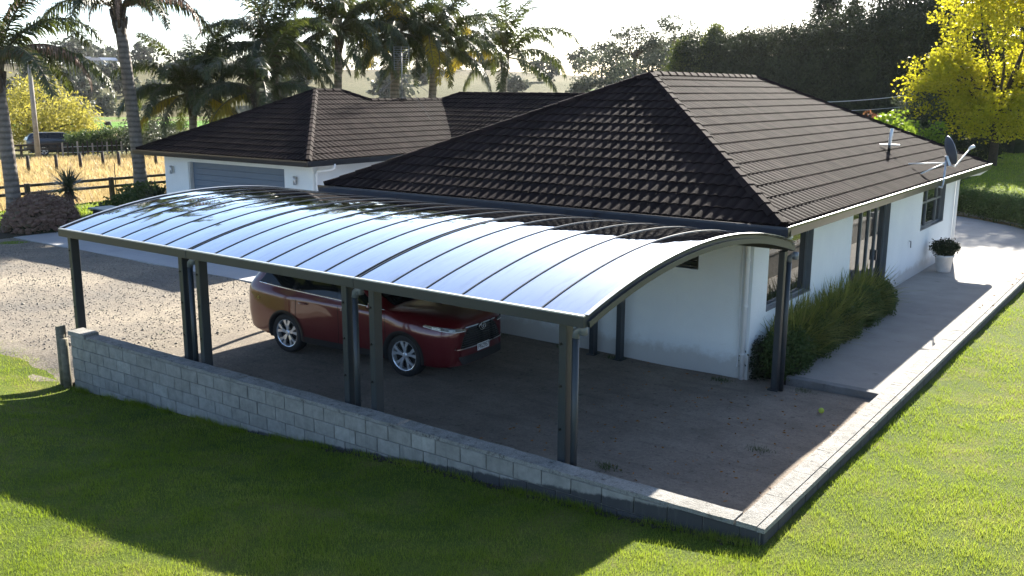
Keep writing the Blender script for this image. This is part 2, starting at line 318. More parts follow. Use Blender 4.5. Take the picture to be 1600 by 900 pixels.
class MB:
    def __init__(s): s.v = []; s.f = []
    def add(s, vs, fs):
        n = len(s.v); s.v += [Vector(v) for v in vs]; s.f += [tuple(i+n for i in f) for f in fs]; return s
    def box(s, x0, x1, y0, y1, z0, z1):
        return s.add([(x0, y0, z0), (x1, y0, z0), (x1, y1, z0), (x0, y1, z0), (x0, y0, z1), (x1, y0, z1), (x1, y1, z1), (x0, y1, z1)],
            [(0, 3, 2, 1), (4, 5, 6, 7), (0, 1, 5, 4), (1, 2, 6, 5), (2, 3, 7, 6), (3, 0, 4, 7)])
    def prism(s, poly, axis, a, b):
        """poly 2D extruded along axis"""
        def P(p, w): return {0: (w, p[0], p[1]), 1: (p[0], w, p[1]), 2: (p[0], p[1], w)}[axis]
        n = len(poly); vs = [P(p, a) for p in poly] + [P(p, b) for p in poly]
        return s.add(vs, [tuple(range(n)), tuple(range(2*n-1, n-1, -1))] + [(i, i+n, (i+1) % n+n, (i+1) % n) for i in range(n)])
    def tube(s, pts, rad, n=8, cap=True):
        pts = [Vector(p) for p in pts]; rs = rad if isinstance(rad, (list, tuple)) else [rad]*len(pts)
        vs = []; prev = None
        for i, p in enumerate(pts):
            d = (pts[min(i+1, len(pts)-1)] - pts[max(i-1, 0)]).normalized()
            a = prev - d*prev.dot(d) if prev is not None else d.orthogonal()
            if a.length < 1e-5: a = d.orthogonal()
            a.normalize(); prev = a; b = d.cross(a)
            for k in range(n):
                t = 2*math.pi*k/n; vs.append(p + (a*math.cos(t) + b*math.sin(t))*rs[i])
        fs = []
        for i in range(len(pts)-1):
            for k in range(n): fs.append((i*n+k, i*n+(k+1) % n, (i+1)*n+(k+1) % n, (i+1)*n+k))
        if cap: fs.append(tuple(range(n-1, -1, -1))); fs.append(tuple(range((len(pts)-1)*n, len(pts)*n)))
        return s.add(vs, fs)
    def lathe(s, prof, n=24, c=(0, 0, 0), axis=2):
        vs = []; m = len(prof)
        for k in range(n):
            t = 2*math.pi*k/n
            for r, h in prof:
                q = (r*math.cos(t), r*math.sin(t), h)
                q = {2: q, 1: (q[0], q[2], q[1]), 0: (q[2], q[0], q[1])}[axis]
                vs.append((q[0]+c[0], q[1]+c[1], q[2]+c[2]))
        fs = [(k*m+i, ((k+1) % n)*m+i, ((k+1) % n)*m+i+1, k*m+i+1) for k in range(n) for i in range(m-1)]
        return s.add(vs, fs)
    def mesh(s, name, o=Vector((0, 0, 0)), smooth=False, bev=0):
        me = bpy.data.meshes.new(name); me.from_pydata([v-o for v in s.v], [], s.f)
        b = bmesh.new(); b.from_mesh(me); bmesh.ops.recalc_face_normals(b, faces=b.faces)
        if bev: bmesh.ops.bevel(b, geom=list(b.edges), offset=bev, segments=1, affect='EDGES', clamp_overlap=True)
        b.to_mesh(me); b.free()
        if smooth:
            for p in me.polygons: p.use_smooth = True
        return me
    def build(s, name, mat, parent=None, smooth=False, bev=0, label=None):
        o = link(name, s.mesh(name, org(parent), smooth, bev), mat, parent)
        if label: o['label'] = label
        return o
def copy_tree(o, parent=None):
    c = o.copy(); COL.objects.link(c); c.parent = parent
    for ch in list(o.children): copy_tree(ch, c)
    return c

# foliage: leaf cards (diamond of 2 triangles) from point clouds
def cards(P, L, Wd, D=None, fold=.0, bias=0.):
    """P (n,3); L,Wd lengths (scalar/array); D optional directions (n,3)"""
    n = len(P); r = rng
    if D is None: D = r.normal(size=(n, 3)); D[:, 2] += bias
    D = D/np.linalg.norm(D, axis=1, keepdims=True)
    A = np.cross(D, r.normal(size=(n, 3))); A /= np.linalg.norm(A, axis=1, keepdims=True)+1e-9
    L = np.broadcast_to(np.asarray(L, float), (n,))[:, None]*r.uniform(.7, 1.3, (n, 1)); Wd = np.broadcast_to(np.asarray(Wd, float), (n,))[:, None]
    a = P - D*L*.5; b = P + D*L*.5; c = P + A*Wd*.5; d = P - A*Wd*.5
    V = np.stack([a, c, b, d], 1).reshape(-1, 3); F = np.arange(n*4).reshape(n, 4)
    return V, F
def leafobj(name, P, L, Wd, mat, parent=None, D=None, bias=0., kind=None):
    V, F = cards(P, L, Wd, D, bias=bias); V = V - np.array(org(parent))
    o = link(name, npmesh(name, V, F), mat, parent)
    if kind: o['kind'] = kind
    return o
def blob(center, rad, ncl, nper, clr, shell=.55, zflat=1., lo=-1.):
    """clustered points in an ellipsoid: ncl clumps of nper leaves each of radius clr"""
    u = rng.normal(size=(ncl, 3)); u /= np.linalg.norm(u, axis=1, keepdims=True)
    u[:, 2] = np.where(u[:, 2] < lo, -u[:, 2], u[:, 2])
    rr_ = (shell + (1-shell)*rng.uniform(0, 1, (ncl, 1))**.6)
    C = np.array(center) + u*rr_*np.array(rad)
    sc = rng.uniform(.6, 1.25, (ncl, 1, 1))
    P = C[:, None, :] + np.clip(rng.normal(size=(ncl, nper, 3)), -1.5, 1.5)*clr*.5*sc*np.array([1, 1, zflat])
    return P.reshape(-1, 3), C

# ------------------------------------------------------------------ SETTING: ground
def sstep(a, b, x): t = np.clip((x-a)/(b-a), 0, 1); return t*t*(3-2*t)
ZBX = np.array([-26, -20, -18, -16.2, -15.6, -13.2, -11.5, -9.05, -8.05, -7.1, -6.1, -4.8, -3.95, -3.1, 0, 6, 14])
ZBZ = np.array([0, -.02, -.06, -.26, -.28, -.15, -.06, .14, .24, .30, .32, .40, .49, .56, .60, .66, .7])
ZTX = np.array([-26, -20, -16, -10.8, -6.2, -3, 3, 14]); ZTZ = np.array([.1, .2, .28, .42, .58, .63, .72, .85])
def zlawn(x, y):
    x = np.asarray(x, float); y = np.asarray(y, float)
    zb = np.interp(x, ZBX, ZBZ); zt = np.interp(x, ZTX, ZTZ)
    k = np.clip((8.42-y)/3.4, 0, 1.35); k = k*k*(3-2*np.minimum(k, 1))*np.where(k > 1, 1, 1)
    k = np.where((8.42-y)/3.4 > 1, 1+.25*(np.clip((8.42-y)/3.4, 1, 3)-1), k)
    z = zb + (zt-zb)*k
    zr = np.interp(y, [8.4, 11, 13.4, 25, 34, 60], [.56, .57, .52, .50, .52, .9]) + .02*(x+3.1)
    w = sstep(-3.4, -2.4, x)*sstep(8.0, 9.2, y)
    z = z*(1-w) + zr*w
    return z + .018*np.sin(x*1.3+y*.7)*np.sin(y*1.1-x*.4)
def gridmesh(xs, ys, fz, keep=None):
    X, Y = np.meshgrid(xs, ys); Z = fz(X, Y); V = np.stack([X, Y, Z], -1).reshape(-1, 3)
    nx, ny = len(xs), len(ys); i, j = np.meshgrid(np.arange(nx-1), np.arange(ny-1)); a = (j*nx+i).ravel()
    F = np.stack([a, a+1, a+nx+1, a+nx], 1)
    if keep is not None:
        cx = (X[:-1, :-1]+X[1:, 1:]).ravel()/2; cy = (Y[:-1, :-1]+Y[1:, 1:]).ravel()/2; F = F[keep(cx, cy)]
    used = np.unique(F); mp = np.full(len(V), -1); mp[used] = np.arange(len(used))
    return V[used], mp[F]
# open country: polar sheet out to the hills
def zland(x, y):
    r = np.hypot(x, y); th = np.degrees(np.arctan2(-x, y))
    z = np.interp(r, [0, 72, 130, 200, 265, 300, 360, 420, 480, 600, 900, 2500], [0, 0, -1.6, -3, -3, -2.2, 3.5, 9.5, 13.5, 15.5, 16, 10])
    side = sstep(28, 42, th)*sstep(115, 80, th)           # hills to the left, gentler rise to the right
    z2 = np.interp(r, [0, 50, 100, 200, 400, 900, 2500], [0, 0, .6, 3, 8, 13, 8])
    z = z*side + z2*(1-side)
    z = z + sstep(120, 320, r)*(1.2*np.sin(x*.021+1)*np.cos(y*.017) + .7*np.sin(x*.05-y*.043))
    low = (1-sstep(9.6, 11, y))*sstep(-27, -24, x)*(1-sstep(20, 30, r))
    back = sstep(40, 46, y)*sstep(-24, -14, x)*.0
    return z - .08 - .75*low - .35*(sstep(-9, -4, x)*(1-sstep(40, 44, y))*(1-low)) + back
rs_ = np.concatenate([np.linspace(0, 60, 61), np.linspace(62, 140, 30), np.geomspace(145, 2500, 70)])
ths = np.radians(np.concatenate([np.arange(-10, 80, .8), np.arange(80, 350.1, 6)]))
Rg, Tg = np.meshgrid(rs_, ths); Xg, Yg = -Rg*np.sin(Tg), Rg*np.cos(Tg)
V = np.stack([Xg, Yg, zland(Xg, Yg)], -1).reshape(-1, 3); nr = len(rs_)
i, j = np.meshgrid(np.arange(nr-1), np.arange(len(ths)-1)); a = (j*nr+i).ravel()
ground = link('ground', npmesh('ground', V, np.stack([a, a+1, a+nr+1, a+nr], 1), True), mt['field']); tag(ground, kind='structure')

# front and right lawn
keep = lambda x, y: ((y < 8.44) | (x > -3.12) | ((x < -16.0) & (y < 9.0+.25*np.sin(x*3)) & (y < 9.2)))
V, F = gridmesh(np.unique(np.concatenate([np.linspace(-30, -3.11, 90), np.linspace(-3.11, 14, 45)])), np.unique(np.concatenate([np.linspace(-6, 8.43, 52), np.linspace(8.43, 9.4, 6), np.linspace(9.4, 46, 60)])),
    lambda x, y: zlawn(x, y) + np.where((x < -16.0) & (y > 8.43), -.0*(y-8.43), 0), keep)
lawn = link('lawn', npmesh('lawn', V, F, True), mt['lawn']); tag(lawn, kind='structure')

# gravel yard and earth floor (gently uneven), concrete drive, path
def zgr(x, y):
    z = .012*np.sin(x*1.1)*np.sin(y*1.7+.5) + .008*np.sin(x*2.7+y*2.1) - .012
    e_ = (x < -15.8); w = np.where(e_, sstep(8.35, 9.7, y), 1)
    return z*w + (1-w)*(zlawn(x, y) + .035*np.sin(x*4.3+y*2)*np.sin(x*1.7+1)*np.sin(y*9) - .01 + .03*sstep(8.2, 8.9, y))
keepg = lambda x, y: ((x > -15.85) & (y > 8.6) & (x < -3.3) & ~((x > -5.4) & (y > 15.4)) & (y < 15.6)) | ((x <= -15.85) & (y > 8.0) & (y < 15.56))
V, F = gridmesh(np.linspace(-46, -3.34, 140), np.unique(np.concatenate([np.linspace(7.9, 8.6, 5), np.linspace(8.6, 15.56, 40)])), zgr, keepg)
gravel = link('gravel_yard', npmesh('gravel_yard', V, F, True), mt['gravel']); tag(gravel, kind='structure')
b = MB()
for x0, x1 in [(-31.95, -27.9), (-27.89, -23.8), (-23.79, -19.7), (-19.69, -15.5)]: b.box(x0, x1, 15.5, 19.95, -.12, .012)
drive = b.build('driveway', mt['drive']); tag(drive, kind='structure')
b = MB(); b.box(-22.1, -15.45, 19.97, 26.7, -.12, .008)
court = b.build('courtyard', mt['drive']); tag(court, kind='structure')
PZ = .07
b = MB()
for y0, y1 in [(15.62, 19.6), (19.605, 23.6), (23.605, 27.6), (27.605, 31.2)]: b.box(-5.48 if y1 < 22 else -6.05, -3.35, y0, y1, -.2, PZ)
b.box(-6.05, -5.48, 21.9, 23.6, -.2, PZ-.002)
path = b.build('path', mt['path']); tag(path, kind='structure')
b = MB(); poly = [(-3.35, 31.205), (-15, 31.205), (-15, 39.9), (-8.6, 41.3), (-7.0, 40.2), (-5.6, 38.9), (-4.6, 37.6), (-3.9, 36), (-3.35, 34)]
b.prism(poly, 2, -.2, PZ-.003); patio = b.build('patio', mt['path']); tag(patio, kind='structure')
# garden bed and strip of lawn between the drive and the paddock fence
b = MB(); b.prism([(-31.96, 14.2), (-31.96, 22), (-33.8, 22.4), (-34.6, 19), (-34.4, 15.5), (-33.6, 13.8)], 2, -.1, .02); bed = b.build('garden_bed', mt['garden']); tag(bed, kind='structure')
V, F = gridmesh(np.linspace(-39.3, -30.3, 12), np.linspace(11, 60, 40), lambda x, y: np.full_like(x, -.02) + .02*np.sin(x*2+y)); gl_ = link('lawn', npmesh('garden_lawn', V, F, True), mt['far_lawn']); tag(gl_, kind='structure')
# upper lawn behind the curved wall
def zup(x, y): return .78 + .012*(y-43) + .05*np.sin(x*.3)*np.cos(y*.2)
V, F = gridmesh(np.linspace(-32, 24, 30), np.linspace(36, 92, 40), zup, lambda x, y: y > 43.4 - .5*np.clip(x+9, 0, 8) - .35*np.clip(x+5.5, 0, 6))
ul = link('lawn', npmesh('upper_lawn', V, F, True), mt['far_lawn']); tag(ul, kind='structure')

# ------------------------------------------------------------------ block retaining wall
WT = .737
wl = thing('retaining_wall', 'grey concrete block retaining wall running along the front of the carport', 'wall', (-9.4, 8.54, -.4))
b = MB(); b.box(-15.72, -3.12, 8.437, 8.64, -.9, WT-.045); b.build('mortar_core', mt['mortar'], wl)
bl_full = MB().box(-.194, .194, -.012, .03, -.0945, .0945).mesh('block', bev=.006)
bl_half = MB().box(-.094, .094, -.012, .03, -.0945, .0945).mesh('block_half', bev=.006)
for r_ in range(6):
    zc = WT-.05-.1-.2*r_
    x = -15.72 if r_ % 2 == 0 else -15.92
    while x < -3.15:
        x0, x1 = max(x, -15.72), min(x+.4, -3.12); xm = (x0+x1)/2
        if zc+.1 > np.interp(xm, ZBX, ZBZ)-.1 and x1-x0 > .08:
            me = bl_full if x1-x0 > .39 else bl_half
            o = link('block', me, mt['block'], wl, Vector((xm, 8.432+random.uniform(-.003, .003), zc))-org(wl), (random.uniform(-.008, .008), 0, random.uniform(-.008, .008)))
            if me is bl_half: o.scale.x = (x1-x0-.008)/.188
        x += .4
def rough_slab(x0, x1, y0, y1, z0, z1, n=6, amp=.004):
    """capping slab with a slightly uneven top"""
    m = MB(); along = (x1-x0) > (y1-y0); k = n
    pts = []
    for i in range(k+1):
        t = i/k
        for (s_, zz) in ((0, z0), (0, z1), (1, z1), (1, z0)):
            j = random.uniform(-amp, amp)
            q = (x0+(x1-x0)*t, (y0, y1)[s_]+j, zz+(j if zz == z1 else 0)) if along else ((x0, x1)[s_]+j, y0+(y1-y0)*t, zz+(j if zz == z1 else 0))
            pts.append(q)
    fs = [(0, 1, 2, 3), (k*4+3, k*4+2, k*4+1, k*4)]
    for i in range(k):
        for a_ in range(4): fs.append((i*4+a_, i*4+(a_+1) % 4, (i+1)*4+(a_+1) % 4, (i+1)*4+a_))
    return m.add(pts, fs)
x = -15.2; cuts = [-15.2, -13.1, -11.2, -9.0, -7.4, -5.6, -3.39]
for x0, x1 in zip(cuts[:-1], cuts[1:]): rough_slab(x0+.004, x1-.004, 8.415, 8.66, WT-.046, WT, 10).build('cap_slab', mt['cap'], wl)
rough_slab(-15.74, -15.24, 8.40, 8.68, WT-.045, WT+.035, 3).build('end_slab', mt['cap'], wl)
# right-hand wall along the path
w2 = thing('retaining_wall', 'low sunlit concrete kerb wall between the path and the right lawn', 'wall', (-3.2, 20, 0))
b = MB(); b.box(-3.345, -3.115, 8.665, 33.0, -.3, WT-.05); b.build('mortar_core', mt['mortar'], w2)
y = 8.42
while y < 32.9:
    y1 = min(y+random.uniform(.78, .82), 33.0)
    rough_slab(-3.37, -3.155, max(y, 8.42)+.003, y1-.003, WT-.05, WT+.004, 3, .003).build('cap_slab', mt['cap'], w2)
    y = y1
y = 8.42
while y < 32.9:
    y1 = min(y+1.9, 33.0); rough_slab(-3.148, -3.07, y+.003, y1-.003, WT-.055, WT-.004, 5, .003).build('edge_slab', mt['cap'], w2); y = y1
br = MB().box(-.03, .012, -.194, .194, -.0945, .0945).mesh('block_side', bev=.006)
for r_ in range(2):
    y = 8.45 - .2*r_
    while y < 32.8:
        if y > 8.4: link('block', br, mt['block'], w2, Vector((-3.098, y+.2, WT-.152-.2*r_))-org(w2), (0, 0, random.uniform(-.006, .006)))
        y += .4
# step kerb at the start of the path
st = MB(); st.box(-5.42, -3.352, 15.44, 15.615, -.1, PZ+.045)
o = st.build('step_kerb', mt['curb_concrete'], bev=.008); tag(o, 'concrete kerb step where the path meets the carport floor', 'kerb')

# fence posts at the wall's left end
fp = thing('fence_post', 'weathered round timber post at the left end of the block wall', 'post', (-16.02, 8.42, -.5))
MB().tube([(-16.02, 8.42, -.5), (-16.02, 8.42, .80)], [.088, .084], 14).build('post', mt['timber_grey'], fp, True)
MB().tube([(-16.02, 8.42, .80), (-16.02, 8.42, .815)], [.084, .076], 14).build('post_top', mt['timber_grey'], fp)
hp = MB().tube([(-15.83, 8.36, -.5), (-15.83, 8.36, .62)], [.075, .07], 12)
tag(hp.build('half_post', mt['timber_grey'], None, True), 'shorter mossy timber half post between round post and block wall', 'post')

# ------------------------------------------------------------------ HOUSE
T25 = math.tan(R(25)); EZ = 2.80
house = thing('house', 'white plastered house with dark tiled hip roofs and attached garage wing', 'house', (-14, 22, 0))
TW, TC = .2, .37
PROF = [(0, .0), (.04, .001), (.075, .013), (.11, .020), (.145, .019), (.175, .011), (.2, .0)]
def tile_geo():
    vs = []; n = len(PROF)
    for u, h in PROF: vs.append((u, 0, h-.004))                 # lip bottom
    for u, h in PROF: vs.append((u, 0, h+.030))                # lower edge
    for u, h in PROF: vs.append((u, TC+.03, h+.006))           # upper edge, under the next course
    fs = [(i, i+1, n+i+1, n+i) for i in range(n-1)] + [(n+i, n+i+1, 2*n+i+1, 2*n+i) for i in range(n-1)]
    return vs, fs
TV, TF = tile_geo()
tile_me = bpy.data.meshes.new('tile'); tile_me.from_pydata(TV, [], TF); tile_me.materials.append(mt['tile'])
cand = []; rest = []
roof = None
def slope(polys, o, u, v):
    """polys: list of convex polygons in (u,v) plane coordinates; o origin, u along eave, v up the slope"""
    o, u, v = Vector(o), Vector(u).normalized(), Vector(v).normalized(); n = u.cross(v)
    if n.z < 0: n = -n
    mat = Matrix((u, v, u.cross(v))).transposed()
    for poly in polys:
        us = [p[0] for p in poly]; vs = [p[1] for p in poly]
        k0, k1 = math.floor(min(vs)/TC), math.ceil(max(vs)/TC)
        i0, i1 = math.floor(min(us)/TW), math.ceil(max(us)/TW)
        area = sum(poly[i][0]*poly[(i+1) % len(poly)][1]-poly[(i+1) % len(poly)][0]*poly[i][1] for i in range(len(poly)))
        sg = 1 if area > 0 else -1
        def dist(p):
            d = 1e9
            for a_, b_ in zip(poly, poly[1:]+poly[:1]):
                ex, ey = b_[0]-a_[0], b_[1]-a_[1]; l = math.hypot(ex, ey)
                d = min(d, sg*(ex*(p[1]-a_[1])-ey*(p[0]-a_[0]))/l)
            return d
        bm_ = bmesh.new()
        for k in range(k0, k1):
            for i_ in range(i0, i1):
                cs = [(i_*TW, k*TC), ((i_+1)*TW, k*TC), (i_*TW, (k+1)*TC), ((i_+1)*TW, (k+1)*TC)]
                ds = [dist(c_) for c_ in cs]
                if max(ds) < -.02 and not (max(ds) > -.35): continue
                off = Vector((i_*TW, k*TC, 0))
                if min(ds) > -.002:
                    cand.append((o + u*off.x + v*off.y + n*random.uniform(-.002, .002), mat @ Matrix.Rotation(random.uniform(-.006, .006), 3, 'X') @ Matrix.Rotation(random.uniform(-.005, .005), 3, 'Z'), u, v)); continue
                nv = [bm_.verts.new(o + mat @ (Vector(q)+off)) for q in TV]
                for f_ in TF: bm_.faces.new([nv[q] for q in f_])
        for a_, b_ in zip(poly, poly[1:]+poly[:1]):
            pa = o+u*a_[0]+v*a_[1]; e = (u*(b_[0]-a_[0])+v*(b_[1]-a_[1])).normalized()
            if abs(a_[1]-b_[1]) < 1e-6 and a_[1] < .01: continue
            pn = e.cross(n)*sg
            bmesh.ops.bisect_plane(bm_, geom=list(bm_.verts)+list(bm_.edges)+list(bm_.faces), plane_co=pa, plane_no=pn, clear_outer=True)
        rest.append(bm_)
cs25 = math.cos(R(25)); up_ = lambda d: d/cs25
# underlay sheets = the roof part itself
rb = MB()
A1, A2, A3, A4 = (-16, 14.75), (-5.38, 14.75), (-5.38, 31.51), (-16, 31.51)
HR = EZ+5.31*T25; R1, R2 = (-10.69, 20.06, HR), (-10.69, 26.20, HR)
G1, G2 = (-30.32, 19.25), (-21.57, 19.25); GH = EZ+4.375*T25; GR1, GR2 = (-25.945, 23.625, GH), (-25.945, 24.86, GH)
RH = EZ+3.63*T25; Q1, Q2 = (-25.2, 25.605, RH), (-25.2, 29.70, RH); CH = EZ+4.13*T25
e = lambda p, z=EZ: (p[0], p[1], z)
def lowered(pts, d=.012): return [(p[0], p[1], p[2]-d) for p in pts]
def poly(*pts): rb.add(lowered(pts), [tuple(range(len(pts)))])
poly(e(A1), e(A2), R1); poly(e(A2), e(A3), R2, R1); poly(e(A3), e(A4), R2); poly(e(A4), e(A1), R1, R2)
poly(e(G1), e(G2), GR1); poly(e(G2), (-21.57, 26.07, EZ), Q2, Q1, GR2, GR1); poly(e(G1), GR1, GR2, (-27.4, 26.3, 4.1), (-28.83, 27, EZ), (-30.32, 27, EZ))
poly(GR2, Q1, (-27.4, 26.3, 4.1)); poly(Q1, Q2, (-24.7, 30.2, CH), (-24.7, 34.3, EZ), (-28.83, 34.3, EZ), (-28.83, 27, EZ))
poly((-21.57, 26.07, EZ), (-16, 26.07, EZ), (-11.87, 30.2, CH), (-24.7, 30.2, CH), Q2); poly((-24.7, 30.2, CH), (-11.87, 30.2, CH), (-16, 34.3, EZ), (-24.7, 34.3, EZ))
roof = rb.build('roof', mt['tile'], house)
slope([[(0, 0), (10.62, 0), (5.31, up_(5.31))]], e(A1), (1, 0, 0), (0, 1, T25))
slope([[(0, 0), (16.76, 0), (11.45, up_(5.31)), (5.31, up_(5.31))]], e(A2), (0, 1, 0), (-1, 0, T25))
slope([[(0, 0), (8.75, 0), (4.375, up_(4.375))]], e(G1), (1, 0, 0), (0, 1, T25))
slope([[(0, 0), (6.82, 0), (10.45, up_(3.63)), (3.63, up_(3.63))], [(3.63, up_(3.63)), (6.355, up_(3.63)), (5.61, up_(4.375)), (4.375, up_(4.375))]], e(G2), (0, 1, 0), (-1, 0, T25))
slope([[(0, 0), (5.57, 0), (9.70, up_(4.13)), (-3.13, up_(4.13)), (-3.63, up_(3.63))]], (-21.57, 26.07, EZ), (1, 0, 0), (0, 1, T25))
cand.sort(key=lambda c_: (c_[0]-CAM).length)
for p, mat, u, v in cand[:300]:
    o = bpy.data.objects.new('tile', tile_me); COL.objects.link(o); o.parent = roof
    m4 = mat.to_4x4(); m4.translation = p - org(house); o.matrix_basis = m4
bm_ = bmesh.new()
for p, mat, u, v in cand[300:]:
    nv = [bm_.verts.new(p + mat @ Vector(q)) for q in TV]
    for f_ in TF: bm_.faces.new([nv[q] for q in f_])
me = bpy.data.meshes.new('tiles_far'); bm_.to_mesh(me); bm_.free()
for k, r_ in enumerate(rest):
    m_ = bpy.data.meshes.new('t'); r_.to_mesh(m_); r_.free()
    bb = bmesh.new(); bb.from_mesh(me); bb.from_mesh(m_); bb.to_mesh(me); bb.free(); bpy.data.meshes.remove(m_)
me.transform(Matrix.Translation(-org(house)))
tf = link('tile_field', me, mt['tile'], roof); tf['kind'] = 'stuff'
# ridge and hip tiles
cap_me = MB().add([(-.13, 0, -.045), (-.05, 0, .035), (.05, 0, .035), (.13, 0, -.045), (-.115, .42, -.055), (-.042, .42, .018), (.042, .42, .018), (.115, .42, -.055), (-.13, 0, -.07), (.13, 0, -.07)],
    [(0, 1, 5, 4), (1, 2, 6, 5), (2, 3, 7, 6), (8, 0, 1, 2, 3, 9)]).mesh('ridge_tile')
def caps(a_, b_, lift=.055):
    a_, b_ = Vector(a_), Vector(b_); d = b_-a_; n = max(1, round(d.length/.385)); y_ = d.normalized()
    x_ = y_.cross(Vector((0, 0, 1))).normalized(); z_ = x_.cross(y_)
    m = Matrix((x_, y_, z_)).transposed().to_4x4()
    for i_ in range(n):
        o = link('ridge_tile', cap_me, mt['tile'], roof); m2 = m.copy()
        m2.translation = a_ + d*(i_/n) + z_*lift - org(house); o.matrix_basis = m2; 
for a_, b_ in [(e(A1), R1), (e(A2), R1), (R1, R2), (e(A3), R2), (e(G1), GR1), (e(G2), GR1), (GR1, GR2), (Q1, GR2), (Q1, Q2), (Q2, (-24.7, 30.2, CH)), ((-24.7, 30.2, CH), (-11.87, 30.2, CH))]: caps(a_, b_)
# gutters, fascia, soffits
def gutter(p, q, out):
    """p->q along the eave; out = outward normal"""
    p, q, out = Vector((*p, 0)), Vector((*q, 0)), Vector((*out, 0)); m = MB(); d = (q-p).normalized()
    prof = [(-.02, EZ-.16), (.09, EZ-.16), (.12, EZ-.03), (.12, EZ+.012), (.108, EZ+.012), (.105, EZ-.02), (.08, EZ-.145), (-.005, EZ-.145), (-.005, EZ-.01), (-.02, EZ-.01)]
    vs = [tuple(s_ + out*a_ + Vector((0, 0, z_))) for s_ in (p-d*.0, q+d*.0) for a_, z_ in prof]; n = len(prof)
    return m.add(vs, [(i_, (i_+1) % n, n+(i_+1) % n, n+i_) for i_ in range(n)] + [tuple(range(n)), tuple(range(2*n-1, n-1, -1))])
for p, q, o_ in [((-16.1, 14.75), (-5.26, 14.75), (0, -1)), ((-5.38, 14.64), (-5.38, 31.6), (1, 0)), ((-30.42, 19.25), (-21.45, 19.25), (0, -1)), ((-21.57, 19.14), (-21.57, 26.07), (1, 0)), ((-21.57, 26.07), (-16, 26.07), (0, -1)), ((-30.32, 19.15), (-30.32, 27), (-1, 0))]:
    gutter(p, q, o_).build('gutter', mt['gutter'], house)
MB().box(-5.272, -5.255, 14.66, 31.58, EZ+.013, EZ+.02).build('gutter_lip_or_glint', mt['galv'], house)  # pale strip added to stand in for the sun glint along the gutter edge
SZ = 2.655
b = MB(); b.box(-15.98, -5.40, 14.77, 31.49, SZ, SZ+.02); b.box(-30.30, -21.59, 19.27, 26.0, SZ, SZ+.019); b.box(-28.8, -16.02, 26.09, 34.2, SZ, SZ+.018); b.build('soffit', mt['soffit'], house)
# walls
def wall_x(m, X0, X1, y0, y1, z0, z1, ops):
    """wall running along Y with openings (ya,yb,za,zb)"""
    y = y0
    for ya, yb, za, zb in sorted(ops):
        m.box(X0, X1, y, ya, z0, z1)
        if za > z0: m.box(X0, X1, ya, yb, z0, za)
        if zb < z1: m.box(X0, X1, ya, yb, zb, z1)
        y = yb
    m.box(X0, X1, y, y1, z0, z1)
XW = -6.05
ops = [(15.95, 18.25, 1.08, 2.42), (20.75, 23.72, PZ, 2.40), (26.85, 29.5, 1.25, 2.46)]
b = MB(); wall_x(b, XW-.22, XW, 15.25, 30.9, -.3, SZ, ops); b.build('wall', mt['plaster'], house, label='white plastered side wall along the path')
b = MB()
b.box(-15.4, -7.72, 15.25, 15.47, -.3, SZ); b.box(-7.72, -7.06, 15.25, 15.47, -.3, 1.83); b.box(-7.72, -7.06, 15.25, 15.47, 2.25, SZ); b.box(-7.06, XW-.222, 15.25, 15.47, -.3, SZ)
b.build('wall', mt['plaster'], house, label='white plastered end wall behind the carport')
b = MB(); b.box(-15.4, -15.2, 15.47, 30.7, -.3, SZ); b.box(-15.2, XW-.222, 30.68, 30.9, -.3, SZ); b.build('wall', mt['plaster'], house)
b = MB(); b.box(-29.7, -28.36, 19.9, 20.1, -.1, SZ); b.box(-23.39, -22.1, 19.9, 20.1, -.1, SZ); b.box(-28.36, -23.39, 19.9, 20.1, 2.44, SZ); b.build('wall', mt['plaster'], house, label='white garage front wall around the blue-grey door')
b = MB(); b.box(-22.3, -22.1, 20.1, 26.7, -.1, SZ); b.build('wall', mt['plaster'], house)
MB().box(-29.7, -29.5, 20.1, 27, -.1, SZ).build('wall', mt['plaster'], house); MB().box(-22.3, -15.4, 26.71, 26.9, -.1, SZ).build('wall', mt['plaster'], house)
b = MB(); b.box(-15.1, XW-.4, 15.6, 30.5, .0, .02); b.box(-15.1, XW-.4, 15.6, 30.5, 2.5, 2.55); b.box(-9.2, -9.1, 15.6, 30.5, 0, 2.5); b.build('interior', mt['interior'], house)
# windows
def window(y0, y1, z0, z1, mull, trans=None, nm='window'):
    f = MB(); xo = XW-.10; t_ = .055
    f.box(xo-.06, xo, y0, y1, z0, z0+t_); f.box(xo-.06, xo, y0, y1, z1-t_, z1); f.box(xo-.06, xo, y0, y0+t_, z0+t_, z1-t_); f.box(xo-.06, xo, y1-t_, y1, z0+t_, z1-t_)
    fr = f.build(nm, mt['alu_grey'], house)
    g = MB(); g.box(XW-.098, XW-.002, y1-.012, y1+.003-.005, z0, z1); g.box(XW-.098, XW-.002, y0+.002, y0+.012, z0, z1); g.box(XW-.098, XW+.012, y0+.013, y1-.013, z0+.001, z0+.022); g.build('reveal', mt['alu_grey'], fr)
    ys = [y0+t_] + mull + [y1-t_]
    for a_, b_ in zip(ys[:-1], ys[1:]):
        zs = [z0+t_] + ([trans] if trans else []) + [z1-t_]
        for c_, d_ in zip(zs[:-1], zs[1:]):
            MB().box(xo-.04, xo-.03, a_+.02, b_-.02, c_+.015, d_-.015).build('pane', mt['window_glass'], fr)
    for m_ in mull: MB().box(xo-.052, xo+.006, m_-.03, m_+.03, z0+t_, z1-t_).build('mullion', mt['alu_grey'], fr)
    if trans: MB().box(xo-.05, xo+.003, y0+t_, y1-t_, trans-.02, trans+.02).build('transom', mt['alu_grey'], fr)
    return fr
window(*ops[0], [17.1]); window(*ops[2], [27.75, 28.9], 1.95)
dr = window(*ops[1], [21.75, 22.35, 22.95], None, 'sliding_door'); dr['label'] = 'grey aluminium sliding glass door opening on the path'
